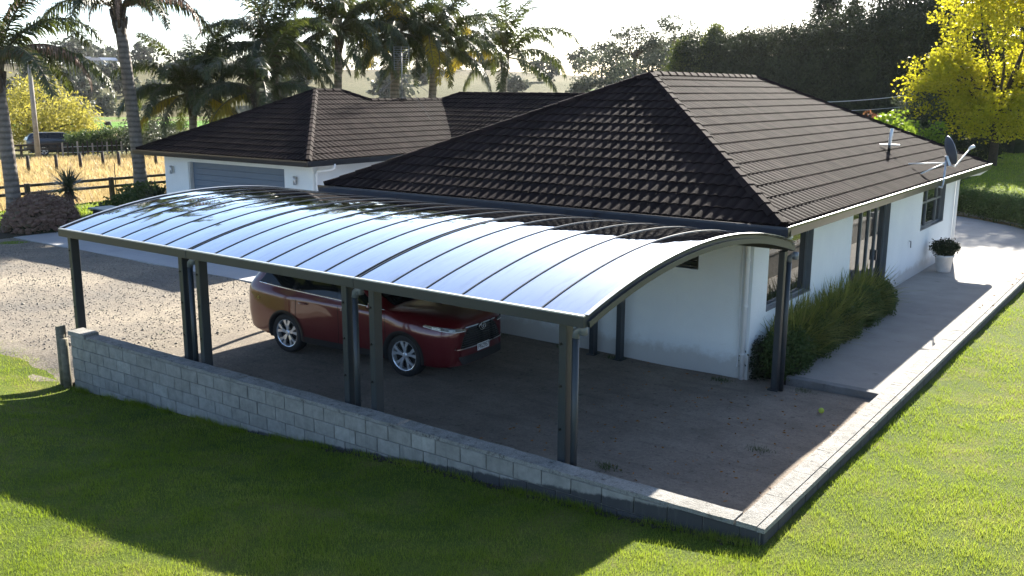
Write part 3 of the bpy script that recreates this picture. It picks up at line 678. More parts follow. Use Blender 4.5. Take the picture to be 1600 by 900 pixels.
MB().box(XW-.1, XW-.05, 22.98, 23.02, 1.0, 1.25).build('handle', mt['alu_dark'], dr)
f = MB(); f.box(-7.70, -7.08, 15.30, 15.34, 1.85, 1.885); f.box(-7.70, -7.08, 15.30, 15.34, 2.21, 2.245); f.box(-7.70, -7.665, 15.30, 15.34, 1.885, 2.21); f.box(-7.115, -7.08, 15.30, 15.34, 1.885, 2.21)
vw = f.build('window', mt['alu_dark'], house); MB().box(-7.66, -7.12, 15.325, 15.335, 1.89, 2.205).build('pane', mt['window_glass'], vw)
for k in range(4): MB().add([(-7.66, 15.30, 1.90+.078*k), (-7.12, 15.30, 1.90+.078*k), (-7.12, 15.322, 1.95+.078*k), (-7.66, 15.322, 1.95+.078*k)], [(0, 1, 2, 3)]).build('louvre', mt['alu_dark'], vw)
# garage door: horizontal panels
gd = MB(); gd.box(-28.30, -23.45, 20.075, 20.09, .02, 2.44); gdo = gd.build('garage_door', mt['garage_door'], house)
for k in range(12):
    z0 = .03+.2*k; MB().box(-28.28, -23.47, 20.05, 20.074, z0, z0+.193).build('panel', mt['garage_door'], gdo, bev=.006)
MB().box(-28.357, -28.31, 19.93, 20.10, 0, 2.437).build('jamb', mt['soffit'], gdo); MB().box(-23.44, -23.393, 19.93, 20.10, 0, 2.437).build('jamb', mt['soffit'], gdo)
for x in (-29.2, -22.82):
    l_ = MB().box(x-.05, x+.05, 19.86, 19.898, 2.02, 2.24).build('wall_light', mt['galv'], house, bev=.008)
    MB().lathe([(.0, 2.26), (.045, 2.26), (.05, 2.13), (.05, 1.99), (.0, 1.99)], 14, (x, 19.80, 0)).build('lamp_body', mt['galv'], l_, True)
# downpipes
def pipe(pts, r_, nm='downpipe', mat='white_pipe', par=None):
    o = MB().tube(pts, r_, 12).build(nm, mt[mat], par or house, True); return o
p_ = pipe([(-6.13, 15.19, 0), (-6.13, 15.19, 2.35), (-6.10, 15.17, 2.47), (-5.95, 15.1, 2.56), (-5.42, 14.98, 2.58), (-5.33, 14.96, 2.62), (-5.33, 14.95, 2.72)], [.04]*7)
for z in (.45, 1.3, 2.1): MB().lathe([(.041, z), (.052, z), (.052, z+.03), (.041, z+.03)], 14, (-6.13, 15.19, 0)).build('pipe_clip', mt['white_pipe'], p_)
MB().tube([(-6.235, 15.232, .2), (-6.235, 15.232, 2.6)], .012, 8).build('conduit', mt['white_pipe'], house)
pipe([(-5.99, 30.80, .02), (-5.99, 30.80, 2.3), (-5.94, 30.85, 2.45), (-5.5, 31.2, 2.52), (-5.33, 31.3, 2.66)], [.04]*5)
pipe([(-5.98, 30.62, PZ), (-5.98, 30.62, 2.6)], .022)
pipe([(-22.03, 20.0, .0), (-22.03, 20.0, 2.35), (-21.99, 20.02, 2.45), (-21.6, 20.2, 2.5), (-21.5, 20.25, 2.55), (-21.5, 20.25, 2.68)], [.045]*6)
tap = MB(); tap.tube([(XW, 25.75, 1.12), (XW+.05, 25.75, 1.12), (XW+.06, 25.75, .95)], .012, 6); tap.build('wall_tap', mt['alu_dark'], house)

# ------------------------------------------------------------------ CARPORT
cp = thing('carport', 'dark steel carport with arched glossy sheet roof over the red car', 'carport', (-10.8, 11.9, 0))
CY0, CY1, CZ, RISE = 8.70, 15.15, 2.485, .445
ch = (CY1-CY0)/2; RAD = (ch*ch+RISE*RISE)/(2*RISE); cyc = (CY0+CY1)/2; czc = CZ+RISE-RAD
a0 = math.asin(ch/RAD)
def arc(t, off=0): a_ = -a0+2*a0*t; return cyc+(RAD+off)*math.sin(a_), czc+(RAD+off)*math.cos(a_)
XL, XR = -16.22, -5.33; seams = [XL, -12.52, -8.90, XR]
def arcstrip(x0, x1, o0, o1, t0=0., t1=1., n=28, sag=0):
    m = MB(); vs = []
    for i_ in range(n+1):
        t = t0+(t1-t0)*i_/n
        for x, o_ in ((x0, o0), (x1, o0), (x1, o1), (x0, o1)):
            y, z = arc(t, o_); vs.append((x, y, z))
    fs = [(0, 1, 2, 3), (n*4+3, n*4+2, n*4+1, n*4)] + [(i_*4+k, i_*4+(k+1) % 4, i_*4+4+(k+1) % 4, i_*4+4+k) for i_ in range(n) for k in range(4)]
    return m.add(vs, fs)
def panel(x0, x1):
    """curved sheet with a faint dish across its width"""
    n, k = 30, 6; vs = []; jit = [random.uniform(-.003, .003) for _ in range(n+1)]
    for off in (0, -.008):
        for i_ in range(n+1):
            for j_ in range(k+1):
                w_ = j_/k; y, z = arc(i_/n, .010+off + (.004+jit[i_]*.4)*math.sin(math.pi*w_)); vs.append((x0+(x1-x0)*w_, y, z))
    N_ = (n+1)*(k+1); fs = []
    for i_ in range(n):
        for j_ in range(k):
            q = i_*(k+1)+j_; fs += [(q, q+1, q+k+2, q+k+1), (N_+q, N_+q+k+1, N_+q+k+2, N_+q+1)]
    me_ = MB().add(vs, fs)
    return me_
for s0, s1 in zip(seams[:-1], seams[1:]):
    w_ = (s1-s0-.06)/6; xs = [s0+.03+w_*i_ for i_ in range(7)]
    for i_ in range(6):
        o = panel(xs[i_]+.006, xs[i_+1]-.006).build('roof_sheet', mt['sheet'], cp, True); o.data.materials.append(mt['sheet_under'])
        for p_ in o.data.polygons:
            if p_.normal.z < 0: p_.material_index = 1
    for i_ in range(7):
        wd = .009
        arcstrip(xs[i_]-wd, xs[i_]+wd, .008, .020).build('glazing_bar', mt['steel_paint'], cp)
        arcstrip(xs[i_]-.02, xs[i_]+.02, -.05, -.004).build('arch_rib', mt['steel_paint'], cp)
    MB().box(s0+.004, s1-.004, CY0-.055, CY0+.045, CZ-.118, CZ+.006).build('front_beam', mt['steel_paint'], cp, bev=.004)
    MB().box(s0+.004, s1-.004, CY1-.055, CY1+.03, CZ-.118, CZ+.006).build('rear_beam', mt['steel_paint'], cp, bev=.004)
    MB().box(s0+.01, s1-.01, CY0-.048, CY0-.0, CZ+.006, CZ+.022).build('gutter_lip_or_glint', mt['galv'], cp)
for x in (XL, XR):
    arcstrip(x-.028, x+.028, -.125, -.051).build('end_arch', mt['steel_paint'], cp)
    arcstrip(x-.03, x+.03, .029, .034).build('end_flashing', mt['galv'], cp)
def post(x, y, bolts=True, sgn=-1):
    m = MB(); m.prism([(x-.05, y-.075), (x+.05, y-.075), (x+.05, y+.075), (x-.05, y+.075), (x-.05, y+.062), (x+.037, y+.062), (x+.037, y-.062), (x-.05, y-.062)], 2, -.03, CZ-.119) if False else m.box(x-.05, x+.05, y-.078, y+.078, -.03, CZ-.119)
    p = m.build('post', mt['steel_paint'], cp, bev=.008)
    if bolts:
        for z in (2.12, 1.62, 1.1):
            MB().lathe([(.0, -.012), (.016, -.012), (.018, 0)], 8, (x-.012, y-.0785, z), 1).build('bolt', mt['bolt'], p)
    MB().box(x-.09, x+.09, y-.11, y+.11, -.02, .008).build('base_plate', mt['steel_paint'], p)
    return p
FX = [-16.02, -12.80, -12.37, -9.17, -8.66, -5.66]
for x in FX: post(x, 8.80)
for x in (-16.02, -12.80, -12.37, -9.05, -8.47, -5.46): post(x, 15.03, False)
for x, y, s_ in [(-12.655, 8.80, -1), (-9.035, 8.80, -1), (-5.53, 8.80, -1), (-5.345, 15.0, 1)]:
    d = MB().tube([(x, y, 0), (x, y, 2.2)], .042, 12).build('downpipe', mt['steel_paint'], cp, True)
    MB().tube([(x, y, 2.2), (x+.01, y, 2.27), (x+.06, y, 2.31), (x+.10, y, 2.31)], [.046]*4, 10).build('elbow', mt['alu_grey'], d, True)
    MB().tube([(x+.10, y, 2.25), (x+.10, y, 2.37)], .05, 10).build('outlet', mt['alu_grey'], d, True)
for x in [(a_+b_)/2 for a_, b_ in zip(seams[:-1], seams[1:])]: pass
for t in (.25, .5, .75):
    y, z = arc(t, -.075)
    for s0, s1 in zip(seams[:-1], seams[1:]): MB().box(s0+.03, s1-.03, y-.02, y+.02, z-.02, z+.02).build('purlin', mt['steel_paint'], cp)


# ------------------------------------------------------------------ CARS
def pchip(xs, ys, q):
    xs, ys = np.asarray(xs, float), np.asarray(ys, float); h = np.diff(xs); d = np.diff(ys)/h; m = np.zeros(len(xs))
    for k in range(1, len(xs)-1):
        if d[k-1]*d[k] > 0: w1, w2_ = 2*h[k]+h[k-1], h[k]+2*h[k-1]; m[k] = (w1+w2_)/(w1/d[k-1]+w2_/d[k])
    m[0], m[-1] = d[0], d[-1]; q = np.asarray(q, float); k = np.clip(np.searchsorted(xs, q)-1, 0, len(xs)-2); t = (q-xs[k])/h[k]
    return (2*t**3-3*t**2+1)*ys[k]+(t**3-2*t**2+t)*h[k]*m[k]+(-2*t**3+3*t**2)*ys[k+1]+(t**3-t**2)*h[k]*m[k+1]
SX = [-2.53, -2.47, -2.35, -2.1, -1.75, -1.425, -1.0, -.5, 0, .4, .8, 1.1, 1.425, 1.75, 2.05, 2.25, 2.36, 2.415]
LY = [[0]*18,
 [.70, .80, .87, .90, .905, .905, .90, .895, .895, .895, .90, .90, .905, .90, .88, .80, .70, .58],
 [.74, .84, .90, .935, .95, .95, .94, .935, .935, .935, .94, .945, .95, .945, .92, .84, .74, .62],
 [.78, .87, .925, .96, .975, .975, .955, .94, .94, .94, .95, .96, .97, .96, .92, .84, .74, .62],
 [.76, .86, .915, .95, .965, .965, .95, .94, .935, .935, .935, .94, .945, .92, .875, .80, .70, .58],
 [.72, .81, .86, .885, .89, .89, .89, .885, .885, .88, .875, .87, .85, .82, .76, .68, .60, .50],
 [.66, .69, .70, .70, .70, .70, .70, .70, .70, .715, .735, .75, .72, .68, .62, .56, .50, .42],
 [.50, .52, .54, .54, .54, .54, .54, .54, .54, .55, .56, .56, .53, .50, .46, .41, .36, .30],
 [0]*18]
LZ = [[.48, .42, .36, .30, .27, .26, .25, .25, .25, .25, .25, .25, .25, .25, .25, .26, .28, .30],
 [.48, .42, .38, .33, .29, .28, .27, .26, .26, .26, .26, .26, .26, .26, .26, .27, .29, .31],
 [.56, .53, .50, .47, .44, .43, .42, .42, .42, .42, .42, .42, .42, .42, .42, .42, .43, .44],
 [.80, .80, .80, .80, .79, .78, .76, .75, .74, .75, .76, .77, .78, .78, .77, .76, .76, .76],
 [1.02, 1.05, 1.07, 1.08, 1.07, 1.05, 1.03, 1.02, 1.01, 1.005, 1.0, .99, .97, .97, .955, .94, .92, .90],
 [1.14, 1.20, 1.26, 1.28, 1.265, 1.245, 1.225, 1.20, 1.18, 1.165, 1.15, 1.13, 1.09, 1.075, 1.05, 1.02, .99, .95],
 [1.13, 1.22, 1.42, 1.60, 1.635, 1.645, 1.65, 1.65, 1.63, 1.48, 1.29, 1.16, 1.15, 1.13, 1.10, 1.065, 1.03, .975],
 [1.14, 1.23, 1.45, 1.655, 1.69, 1.70, 1.70, 1.70, 1.68, 1.52, 1.32, 1.18, 1.17, 1.15, 1.12, 1.085, 1.045, .985],
 [1.145, 1.24, 1.47, 1.685, 1.72, 1.73, 1.73, 1.725, 1.70, 1.54, 1.335, 1.19, 1.18, 1.16, 1.13, 1.095, 1.055, .99]]
def sect(x):
    """9 control points of the half section at x (scalar or array) -> y[9,n], z[9,n]"""
    return np.array([pchip(SX, l, x) for l in LY]), np.array([pchip(SX, l, x) for l in LZ])
def surf(x, v):
    y, z = sect(np.array([x])); i = np.arange(9.); return float(pchip(i, y[:, 0], np.array([v]))[0]), float(pchip(i, z[:, 0], np.array([v]))[0])
def yside(x, z):
    y_, z_ = sect(np.array([x])); i = np.arange(9.); vv = np.linspace(1, 6, 41); yy = pchip(i, y_[:, 0], vv); zz = pchip(i, z_[:, 0], vv); o_ = np.argsort(zz)
    return float(np.interp(z, zz[o_], yy[o_]))
def make_car(root, paint, plate=None):
    nx, nv = 166, 56
    xs = np.linspace(SX[0], SX[-1], nx); vv = np.linspace(0, 8, nv); y, z = sect(xs); i9 = np.arange(9.)
    Yg = np.array([pchip(i9, y[:, k], vv) for k in range(nx)]); Zg = np.array([pchip(i9, z[:, k], vv) for k in range(nx)]); Xg = np.repeat(xs[:, None], nv, 1)
    m = MB(); vs = []; fs = []
    for s_ in (-1, 1):
        o_ = len(vs)
        for k in range(nx):
            for j_ in range(nv): vs.append((Xg[k, j_], s_*Yg[k, j_], Zg[k, j_]))
        for k in range(nx-1):
            for j_ in range(nv-1):
                cx, cz, cy = (xs[k]+xs[k+1])/2, (Zg[k, j_]+Zg[k, j_+1])/2, (Yg[k, j_]+Yg[k, j_+1])/2
                if cy > .55 and min(math.hypot(cx-1.425, cz-.385), math.hypot(cx+1.425, cz-.385)) < .425: continue
                fs.append((o_+k*nv+j_, o_+k*nv+j_+1, o_+(k+1)*nv+j_+1, o_+(k+1)*nv+j_))
    N_ = nx*nv
    for k in (0, nx-1):
        loop = [k*nv+j_ for j_ in range(nv)] + [N_+k*nv+j_ for j_ in range(nv-2, 0, -1)]
        fs.append(tuple(loop))
    me = bpy.data.meshes.new('body'); me.from_pydata(vs, [], fs)
    b_ = bmesh.new(); b_.from_mesh(me); bmesh.ops.remove_doubles(b_, verts=b_.verts, dist=.0015); bmesh.ops.recalc_face_normals(b_, faces=b_.faces)
    for f_ in b_.faces: f_.smooth = len(f_.verts) < 6
    b_.to_mesh(me); b_.free()
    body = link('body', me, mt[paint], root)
    def patch(nm, par, mat, xl, xr, v0, v1, s_, off=.006, n=10, mv=6):
        """surface patch: xl(t), xr(t) give its ends at height t"""
        V_ = []
        for a_ in range(mv+1):
            t = a_/mv; v = v0+(v1-v0)*t
            for k in range(n+1):
                x = xl(t)+(xr(t)-xl(t))*k/n; yy, zz = surf(x, v); y2, z2 = surf(x, min(v+.05, 8)); ny, nz = (z2-zz), -(y2-yy); l_ = math.hypot(ny, nz)+1e-9
                V_.append((x, s_*(yy+off*ny/l_), zz+off*nz/l_))
        F_ = [(a_*(n+1)+k, a_*(n+1)+k+1, (a_+1)*(n+1)+k+1, (a_+1)*(n+1)+k) for a_ in range(mv) for k in range(n)]
        return MB().add(V_, F_).build(nm, mt[mat], par, True)
    for s_ in (-1, 1):
        g = patch('window_trim', body, 'piano_black', lambda t: -2.18+.26*t**.7, lambda t: .98-.93*t, 5.04, 5.99, s_, .003, 30)
        for nm, a_, b__ in [('quarter_window', lambda t: -2.12+.30*t, lambda t: -1.27+.10*t), ('rear_door_window', lambda t: -1.17+.10*t, lambda t: -.14-.03*t), ('front_door_window', lambda t: -.04-.03*t, lambda t: .88-.86*t)]:
            patch(nm, body, 'tinted', a_, b__, 5.08, 5.93, s_, .007, 12)
        st_ = [(-2.14, 5.06), (-1.9, 5.03), (-1.4, 5.01), (-.8, 5.0), (0, 5.0), (.6, 5.0), (.97, 5.0)]
        MB().tube([(x, s_*(surf(x, v)[0]+.006), surf(x, v)[1]) for x, v in st_], .011, 6).build('chrome_strip', mt['chrome'], body, True)
        # wheel arch cladding, door seams, sill
        for ax in (-1.425, 1.425):
            vs = []; n = 26
            for k in range(n+1):
                th = R(-18+216*k/n)
                for r_ in (.395, .455):
                    x, zz = ax+r_*math.cos(th), .385+r_*math.sin(th); zz = max(zz, .27); vs.append((x, s_*(yside(x, zz)+.012), zz))
                x, zz = ax+.395*math.cos(th), max(.385+.395*math.sin(th), .27); vs.append((x, s_*.60, zz))
            fs = []
            for k in range(n): q = k*3; fs += [(q, q+1, q+4, q+3), (q, q+3, q+5, q+2)]
            MB().add(vs, fs).build('wheel_arch', mt['dark_plastic'], body, True)
        for xd, sl_ in [(.98, .06), (-.1, .02), (-1.12, -.02)]:
            vs = []
            for k in range(15):
                zz = .34+(1.08-.34)*k/14; x = xd + sl_*math.sin(k/14*3)
                if xd < -1: x = max(x, -1.425+math.sqrt(max(.47**2-(zz-.385)**2, 0)))
                yy = yside(x, zz)+.0035
                vs += [(x-.005, s_*yy, zz), (x+.005, s_*yy, zz)]
            MB().add(vs, [(2*k, 2*k+1, 2*k+3, 2*k+2) for k in range(14)]).build('door_seam', mt['interior'], body)
        for xh in (-.93, .10):
            h_ = MB().tube([(xh-.11, s_*(yside(xh-.11, 1.02)+.002), 1.02), (xh-.09, s_*(yside(xh, 1.02)+.035), 1.025), (xh+.09, s_*(yside(xh, 1.02)+.035), 1.03), (xh+.11, s_*(yside(xh+.11, 1.02)+.002), 1.03)], [.012, .016, .016, .012], 8)
            h_.build('door_handle', mt[paint], body, True)
        mi = MB(); prof = [(.0, 0), (.07, .01), (.10, .05), (.10, .14), (.06, .20), (0, .22)]
        mi.lathe(prof, 14, (0, 0, 0), 1); mi.v = [Vector((.80+v.x*.9, s_*(.90+v.y), 1.20+v.z*.75)) for v in mi.v]; mi.build('wing_mirror', mt[paint], body, True)
        MB().box(.79-.08, .72, s_*.96-.06, s_*.96+.06, 1.145, 1.26).build('mirror_glass', mt['chrome'], body)
        sl2 = MB(); vs = []
        for k in range(21):
            x = -.96+1.92*k/20; vs += [(x, s_*(yside(x, .30)+.012), .265), (x, s_*(yside(x, .38)+.010), .385)]
        MB().add(vs, [(2*k, 2*k+1, 2*k+3, 2*k+2) for k in range(20)]).build('sill_trim', mt['dark_plastic'], body)
        # headlight: strip wrapping the corner
        pc = [(2.425, .46), (2.405, .58), (2.365, .69), (2.29, .77), (2.17, .838), (2.02, .885), (1.86, .915)]
        zlo = [.875, .875, .88, .892, .912, .938, .97]; zhi = [.915, .93, .945, .962, .978, .99, 1.0]
        def strip(pc_, lo, hi, off, nm, mat, par):
            vs = []
            for k, (x, y_) in enumerate(pc_):
                l_ = math.hypot(x-1.2, y_*1.2); vs += [(x+off*(x-1.2)/l_, s_*(y_+off*1.2), lo[k]), (x+off*(x-1.2)/l_ - (hi[k]-lo[k])*.18, s_*(y_+off*1.2-(hi[k]-lo[k])*.12), hi[k])]
            return MB().add(vs, [(2*k, 2*k+1, 2*k+3, 2*k+2) for k in range(len(pc_)-1)]).build(nm, mt[mat], par, True)
        hl = strip(pc, zlo, zhi, .016, 'headlight', 'piano_black', body)
        strip(pc, zlo, [a_+.012 for a_ in zlo], .021, 'light_strip', 'plate_white', hl)
        strip(pc[2:4], [.90, .91], [.93, .94], .022, 'lamp_lens', 'lamp_glass', hl); strip(pc[4:6], [.93, .95], [.96, .975], .022, 'lamp_lens', 'lamp_glass', hl)
        strip([(2.40, .60), (2.345, .72), (2.24, .80)], [.46, .465, .48], [.54, .55, .57], .014, 'fog_recess', 'piano_black', body)
        strip([(2.385, .63), (2.31, .745), (2.26, .79)], [.525, .54, .555], [.537, .552, .567], .02, 'fog_trim', 'chrome', body)
        # tail light
        vs = []
        for k, (x, y_) in enumerate([(-2.54, .60), (-2.525, .72), (-2.46, .845), (-2.3, .915), (-2.08, .955)]): vs += [(x-.006, s_*(y_+.012), .93+.012*k), (x-.006+.01, s_*(y_+.006), 1.02+.004*k)]
        MB().add(vs, [(2*k, 2*k+1, 2*k+3, 2*k+2) for k in range(4)]).build('tail_light', mt['tail_red'], body, True)
        patch('roof_rail', body, 'chrome', lambda t: -1.9, lambda t: -.1, 6.55, 6.75, s_, .03, 12, 2)
    # windscreen, rear glass
    def across(nm, x0, x1, f0, f1, mat):
        vs = []; n, k_ = 10, 14
        for a_ in range(n+1):
            x = x0+(x1-x0)*a_/n; y6, z6 = surf(x, 6.0)
            for j_ in range(k_+1):
                q = -1+2*j_/k_; yy = q*y6*.93; i_ = np.linspace(6, 8, 15); sy = [surf(x, w) for w in (6, 6.5, 7, 7.5, 8)]
                zz = np.interp(abs(yy), [p_[0] for p_ in sy][::-1], [p_[1] for p_ in sy][::-1]); vs.append((x+.004, yy, zz+.008))
        return MB().add(vs, [(a_*(k_+1)+j_, a_*(k_+1)+j_+1, (a_+1)*(k_+1)+j_+1, (a_+1)*(k_+1)+j_) for a_ in range(n) for j_ in range(k_)]).build(nm, mt[mat], body, True)
    across('windscreen', .06, 1.04, 1, 1, 'tinted'); across('rear_window', -2.42, -2.14, 1, 1, 'tinted')
    # front face
    def front(nm, pts, x_off, mat, par=None):
        """pts: list of rows, each row a list of (y,z)"""
        xf = lambda y_: np.interp(abs(y_), [0, .3, .5, .62, .70, .78, .84], [2.455, 2.448, 2.43, 2.405, 2.365, 2.30, 2.22])
        n = len(pts[0]); vs = [(float(xf(y_))+x_off-(z_-.5)*.10, y_, z_) for row in pts for y_, z_ in row]
        return MB().add(vs, [(a_*n+k, a_*n+k+1, (a_+1)*n+k+1, (a_+1)*n+k) for a_ in range(len(pts)-1) for k in range(n-1)]).build(nm, mt[mat], par or body, True)
    def rows(w0, z0, w1, z1, m_=4, n=14): return [[((w0+(w1-w0)*a_/m_)*(-1+2*k/n), z0+(z1-z0)*a_/m_) for k in range(n+1)] for a_ in range(m_+1)]
    front('front_bumper', rows(.80, .29, .72, .93), .0, paint)
    front('lower_intake', rows(.60, .30, .66, .44), .012, 'dark_plastic')
    gr = front('grille', rows(.70, .58, .52, .915), .014, 'piano_black')
    for k in range(7): front('grille_bar', rows(.66-.023*k, .61+.039*k, .655-.023*k, .621+.039*k, 1), .022, 'dark_plastic', gr)
    front('chrome_trim', rows(.72, .562, .715, .58, 1), .026, 'chrome', gr); front('chrome_trim', rows(.53, .915, .52, .937, 1), .024, 'chrome', gr)
    for s_ in (-1, 1):
        MB().tube([(2.372, s_*.715, .572), (2.405, s_*.525, .925)], .011, 6).build('chrome_trim', mt['chrome'], gr, True)
    em = MB()
    def ring(cy, cz, ry, rz_, r_): em.tube([(2.452, cy+ry*math.cos(t), cz+rz_*math.sin(t)) for t in np.linspace(0, 2*math.pi, 21)], r_, 6, False)
    ring(0, .875, .095, .062, .009); ring(0, .885, .033, .048, .007); ring(0, .905, .066, .024, .007); em.build('emblem', mt['chrome'], gr, True)
    if plate:
        pl = MB().box(2.468, 2.476, -.18, .18, .465, .59); po = pl.build('number_plate', mt['plate_white'], body, bev=.002)
        cu = bpy.data.curves.new('plate_text', 'FONT'); cu.body = plate; cu.size = .118; cu.align_x = 'CENTER'; cu.align_y = 'CENTER'; cu.extrude = .001
        to = bpy.data.objects.new('tmp', cu); COL.objects.link(to); dg = bpy.context.evaluated_depsgraph_get(); tm = bpy.data.meshes.new_from_object(to.evaluated_get(dg)); bpy.data.objects.remove(to)
        tm.transform(Matrix.Translation((2.479, 0, .529)) @ Matrix.Rotation(R(90), 4, 'Z') @ Matrix.Rotation(R(90), 4, 'X') @ Matrix.Scale(.86, 4, (1, 0, 0))); tm.materials.clear(); link('plate_characters', tm, mt['plate_text'], po)
    MB().box(-2.3, 2.2, -.62, .62, .20, .27).build('underbody', mt['interior'], body)
    MB().box(-2.56, -2.5, -.7, .7, .42, .6).build('rear_bumper', mt['dark_plastic'], body, bev=.02)
    # wheels
    for ax in (-1.425, 1.425):
        for s_ in (-1, 1):
            w = bpy.data.objects.new('wheel', None); COL.objects.link(w); w.parent = root; w.location = (ax, s_*.815, .383); w.empty_display_size = .1
            ty = MB().lathe([(.262, -.105), (.30, -.118), (.345, -.12), (.372, -.105), (.383, -.07), (.384, 0), (.383, .07), (.372, .105), (.345, .12), (.30, .118), (.262, .105), (.25, .0), (.262, -.105)], 40, (0, 0, 0), 1)
            link('tyre', ty.mesh('tyre', smooth=True), mt['rubber'], w)
            rm = MB(); q = s_
            rm.lathe([(.262, .105*q), (.268, .112*q), (.255, .105*q), (.245, .07*q), (.24, -.09*q)], 40, (0, 0, 0), 1)
            for k in range(5):
                for d_, tw in ((-.16, -.04), (.16, .04)):
                    a1 = 2*math.pi*k/5; a2 = a1+d_+tw
                    def P(r_, a_, y_): return (r_*math.sin(a_), y_*q, r_*math.cos(a_))
                    vs = []
                    for r_, a_, hw, y_ in ((.05, a1+d_*.5, .020, .085), (.15, a1+d_*.9, .022, .098), (.255, a2+d_*.35, .034, .100)):
                        vs += [P(r_, a_-hw/r_, y_), P(r_, a_+hw/r_, y_), P(r_, a_+hw/r_*.8, y_-.04), P(r_, a_-hw/r_*.8, y_-.04)]
                    rm.add(vs, [(0, 1, 5, 4), (1, 2, 6, 5), (3, 0, 4, 7), (4, 5, 9, 8), (5, 6, 10, 9), (7, 4, 8, 11), (2, 3, 7, 6), (6, 7, 11, 10)])
            rm.lathe([(0, .098*q), (.032, .098*q), (.055, .085*q), (.06, .05*q)], 20, (0, 0, 0), 1)
            link('rim', rm.mesh('rim'), mt['rim'], w)
            bd = MB().lathe([(0, .03*q), (.24, .03*q), (.24, .02*q), (0, .02*q)], 30, (0, 0, 0), 1); link('brake_disc', bd.mesh('brake_disc'), mt['interior'], w)
HD = R(3.6)
car = thing('parked_car', 'dark red sport utility car parked nose in under the carport', 'car', (-12.415, 12.62, -.01), HD)
make_car(car, 'red_paint', 'PRZ957')
ute = thing('parked_car', 'dark car half hidden beside the clipped hedge beyond the paddock', 'car', (-70.2, 38.4, -.1), R(70))
make_car(ute, 'grey_paint')

# ------------------------------------------------------------------ PALMS
def frond_mesh(nm, L, e0, droop, nl, ll, plum, hang, seed, width=.034, curl=0.):
    r_ = random.Random(seed); n = 14; pts = [Vector((0, 0, 0))]; ang = e0; tg = []
    for k in range(n):
        t = (k+.5)/n; a_ = e0-droop*t**1.35; d = Vector((math.cos(a_), curl*t, math.sin(a_))).normalized(); tg.append(d); pts.append(pts[-1]+d*L/n)
    ra = MB().tube(pts, [.045*(1-.85*k/n)+.004 for k in range(n+1)], 5)
    vs, fs = [], []
    for k in range(nl):
        t = .14+.86*(k+r_.random()*.6)/nl; q = min(t*n, n-.001); i_ = int(q); p = pts[i_].lerp(pts[i_+1], q-i_); d = tg[i_]
        for s_ in (-1, 1):
            l_ = ll*(.35+.65*math.sin(math.pi*min(1, .18+.8*t)))*r_.uniform(.8, 1.15)
            side = Vector((0, s_, 0)); w = (side*r_.uniform(.6, 1) + d*r_.uniform(.35, .8) + Vector((0, 0, 1))*r_.uniform(-plum, plum)).normalized()
            g = Vector((0, 0, -hang)); m1 = p+w*l_*.5+g*l_*.15; m2 = p+(w+g*.9).normalized()*l_*.95+g*l_*.2
            x_ = d*width*r_.uniform(.7, 1.2); b0 = len(vs)
            vs += [p-x_*.5, p+x_*.5, m1+x_*.55, m1-x_*.55, m2]; fs += [(b0, b0+1, b0+2, b0+3), (b0+3, b0+2, b0+4)]
    lm = MB().add(vs, fs)
    me1 = ra.mesh(nm+'_stalk', smooth=True); me2 = bpy.data.meshes.new(nm); me2.from_pydata([tuple(v) for v in lm.v], [], lm.f)
    return me1, me2
FRV = {
 'up': [frond_mesh('frond_up', 4.3, R(80), R(70), 92, .72, .6, .3, s, .05) for s in (1, 2)],
 'arch': [frond_mesh('frond_arch', 4.6, R(58), R(112), 100, .78, .55, .55, s, .05) for s in (3, 4)],
 'droop': [frond_mesh('frond_droop', 4.3, R(28), R(104), 96, .78, .45, .9, s, .05) for s in (5, 6)],
 'low': [frond_mesh('frond_low', 3.8, R(-6), R(74), 84, .74, .4, 1.1, s, .05) for s in (7, 8)],
 'dead': [frond_mesh('frond_dead', 3.6, R(38), R(128), 110, .36, .35, 1.4, s, .035) for s in (9, 10)]}
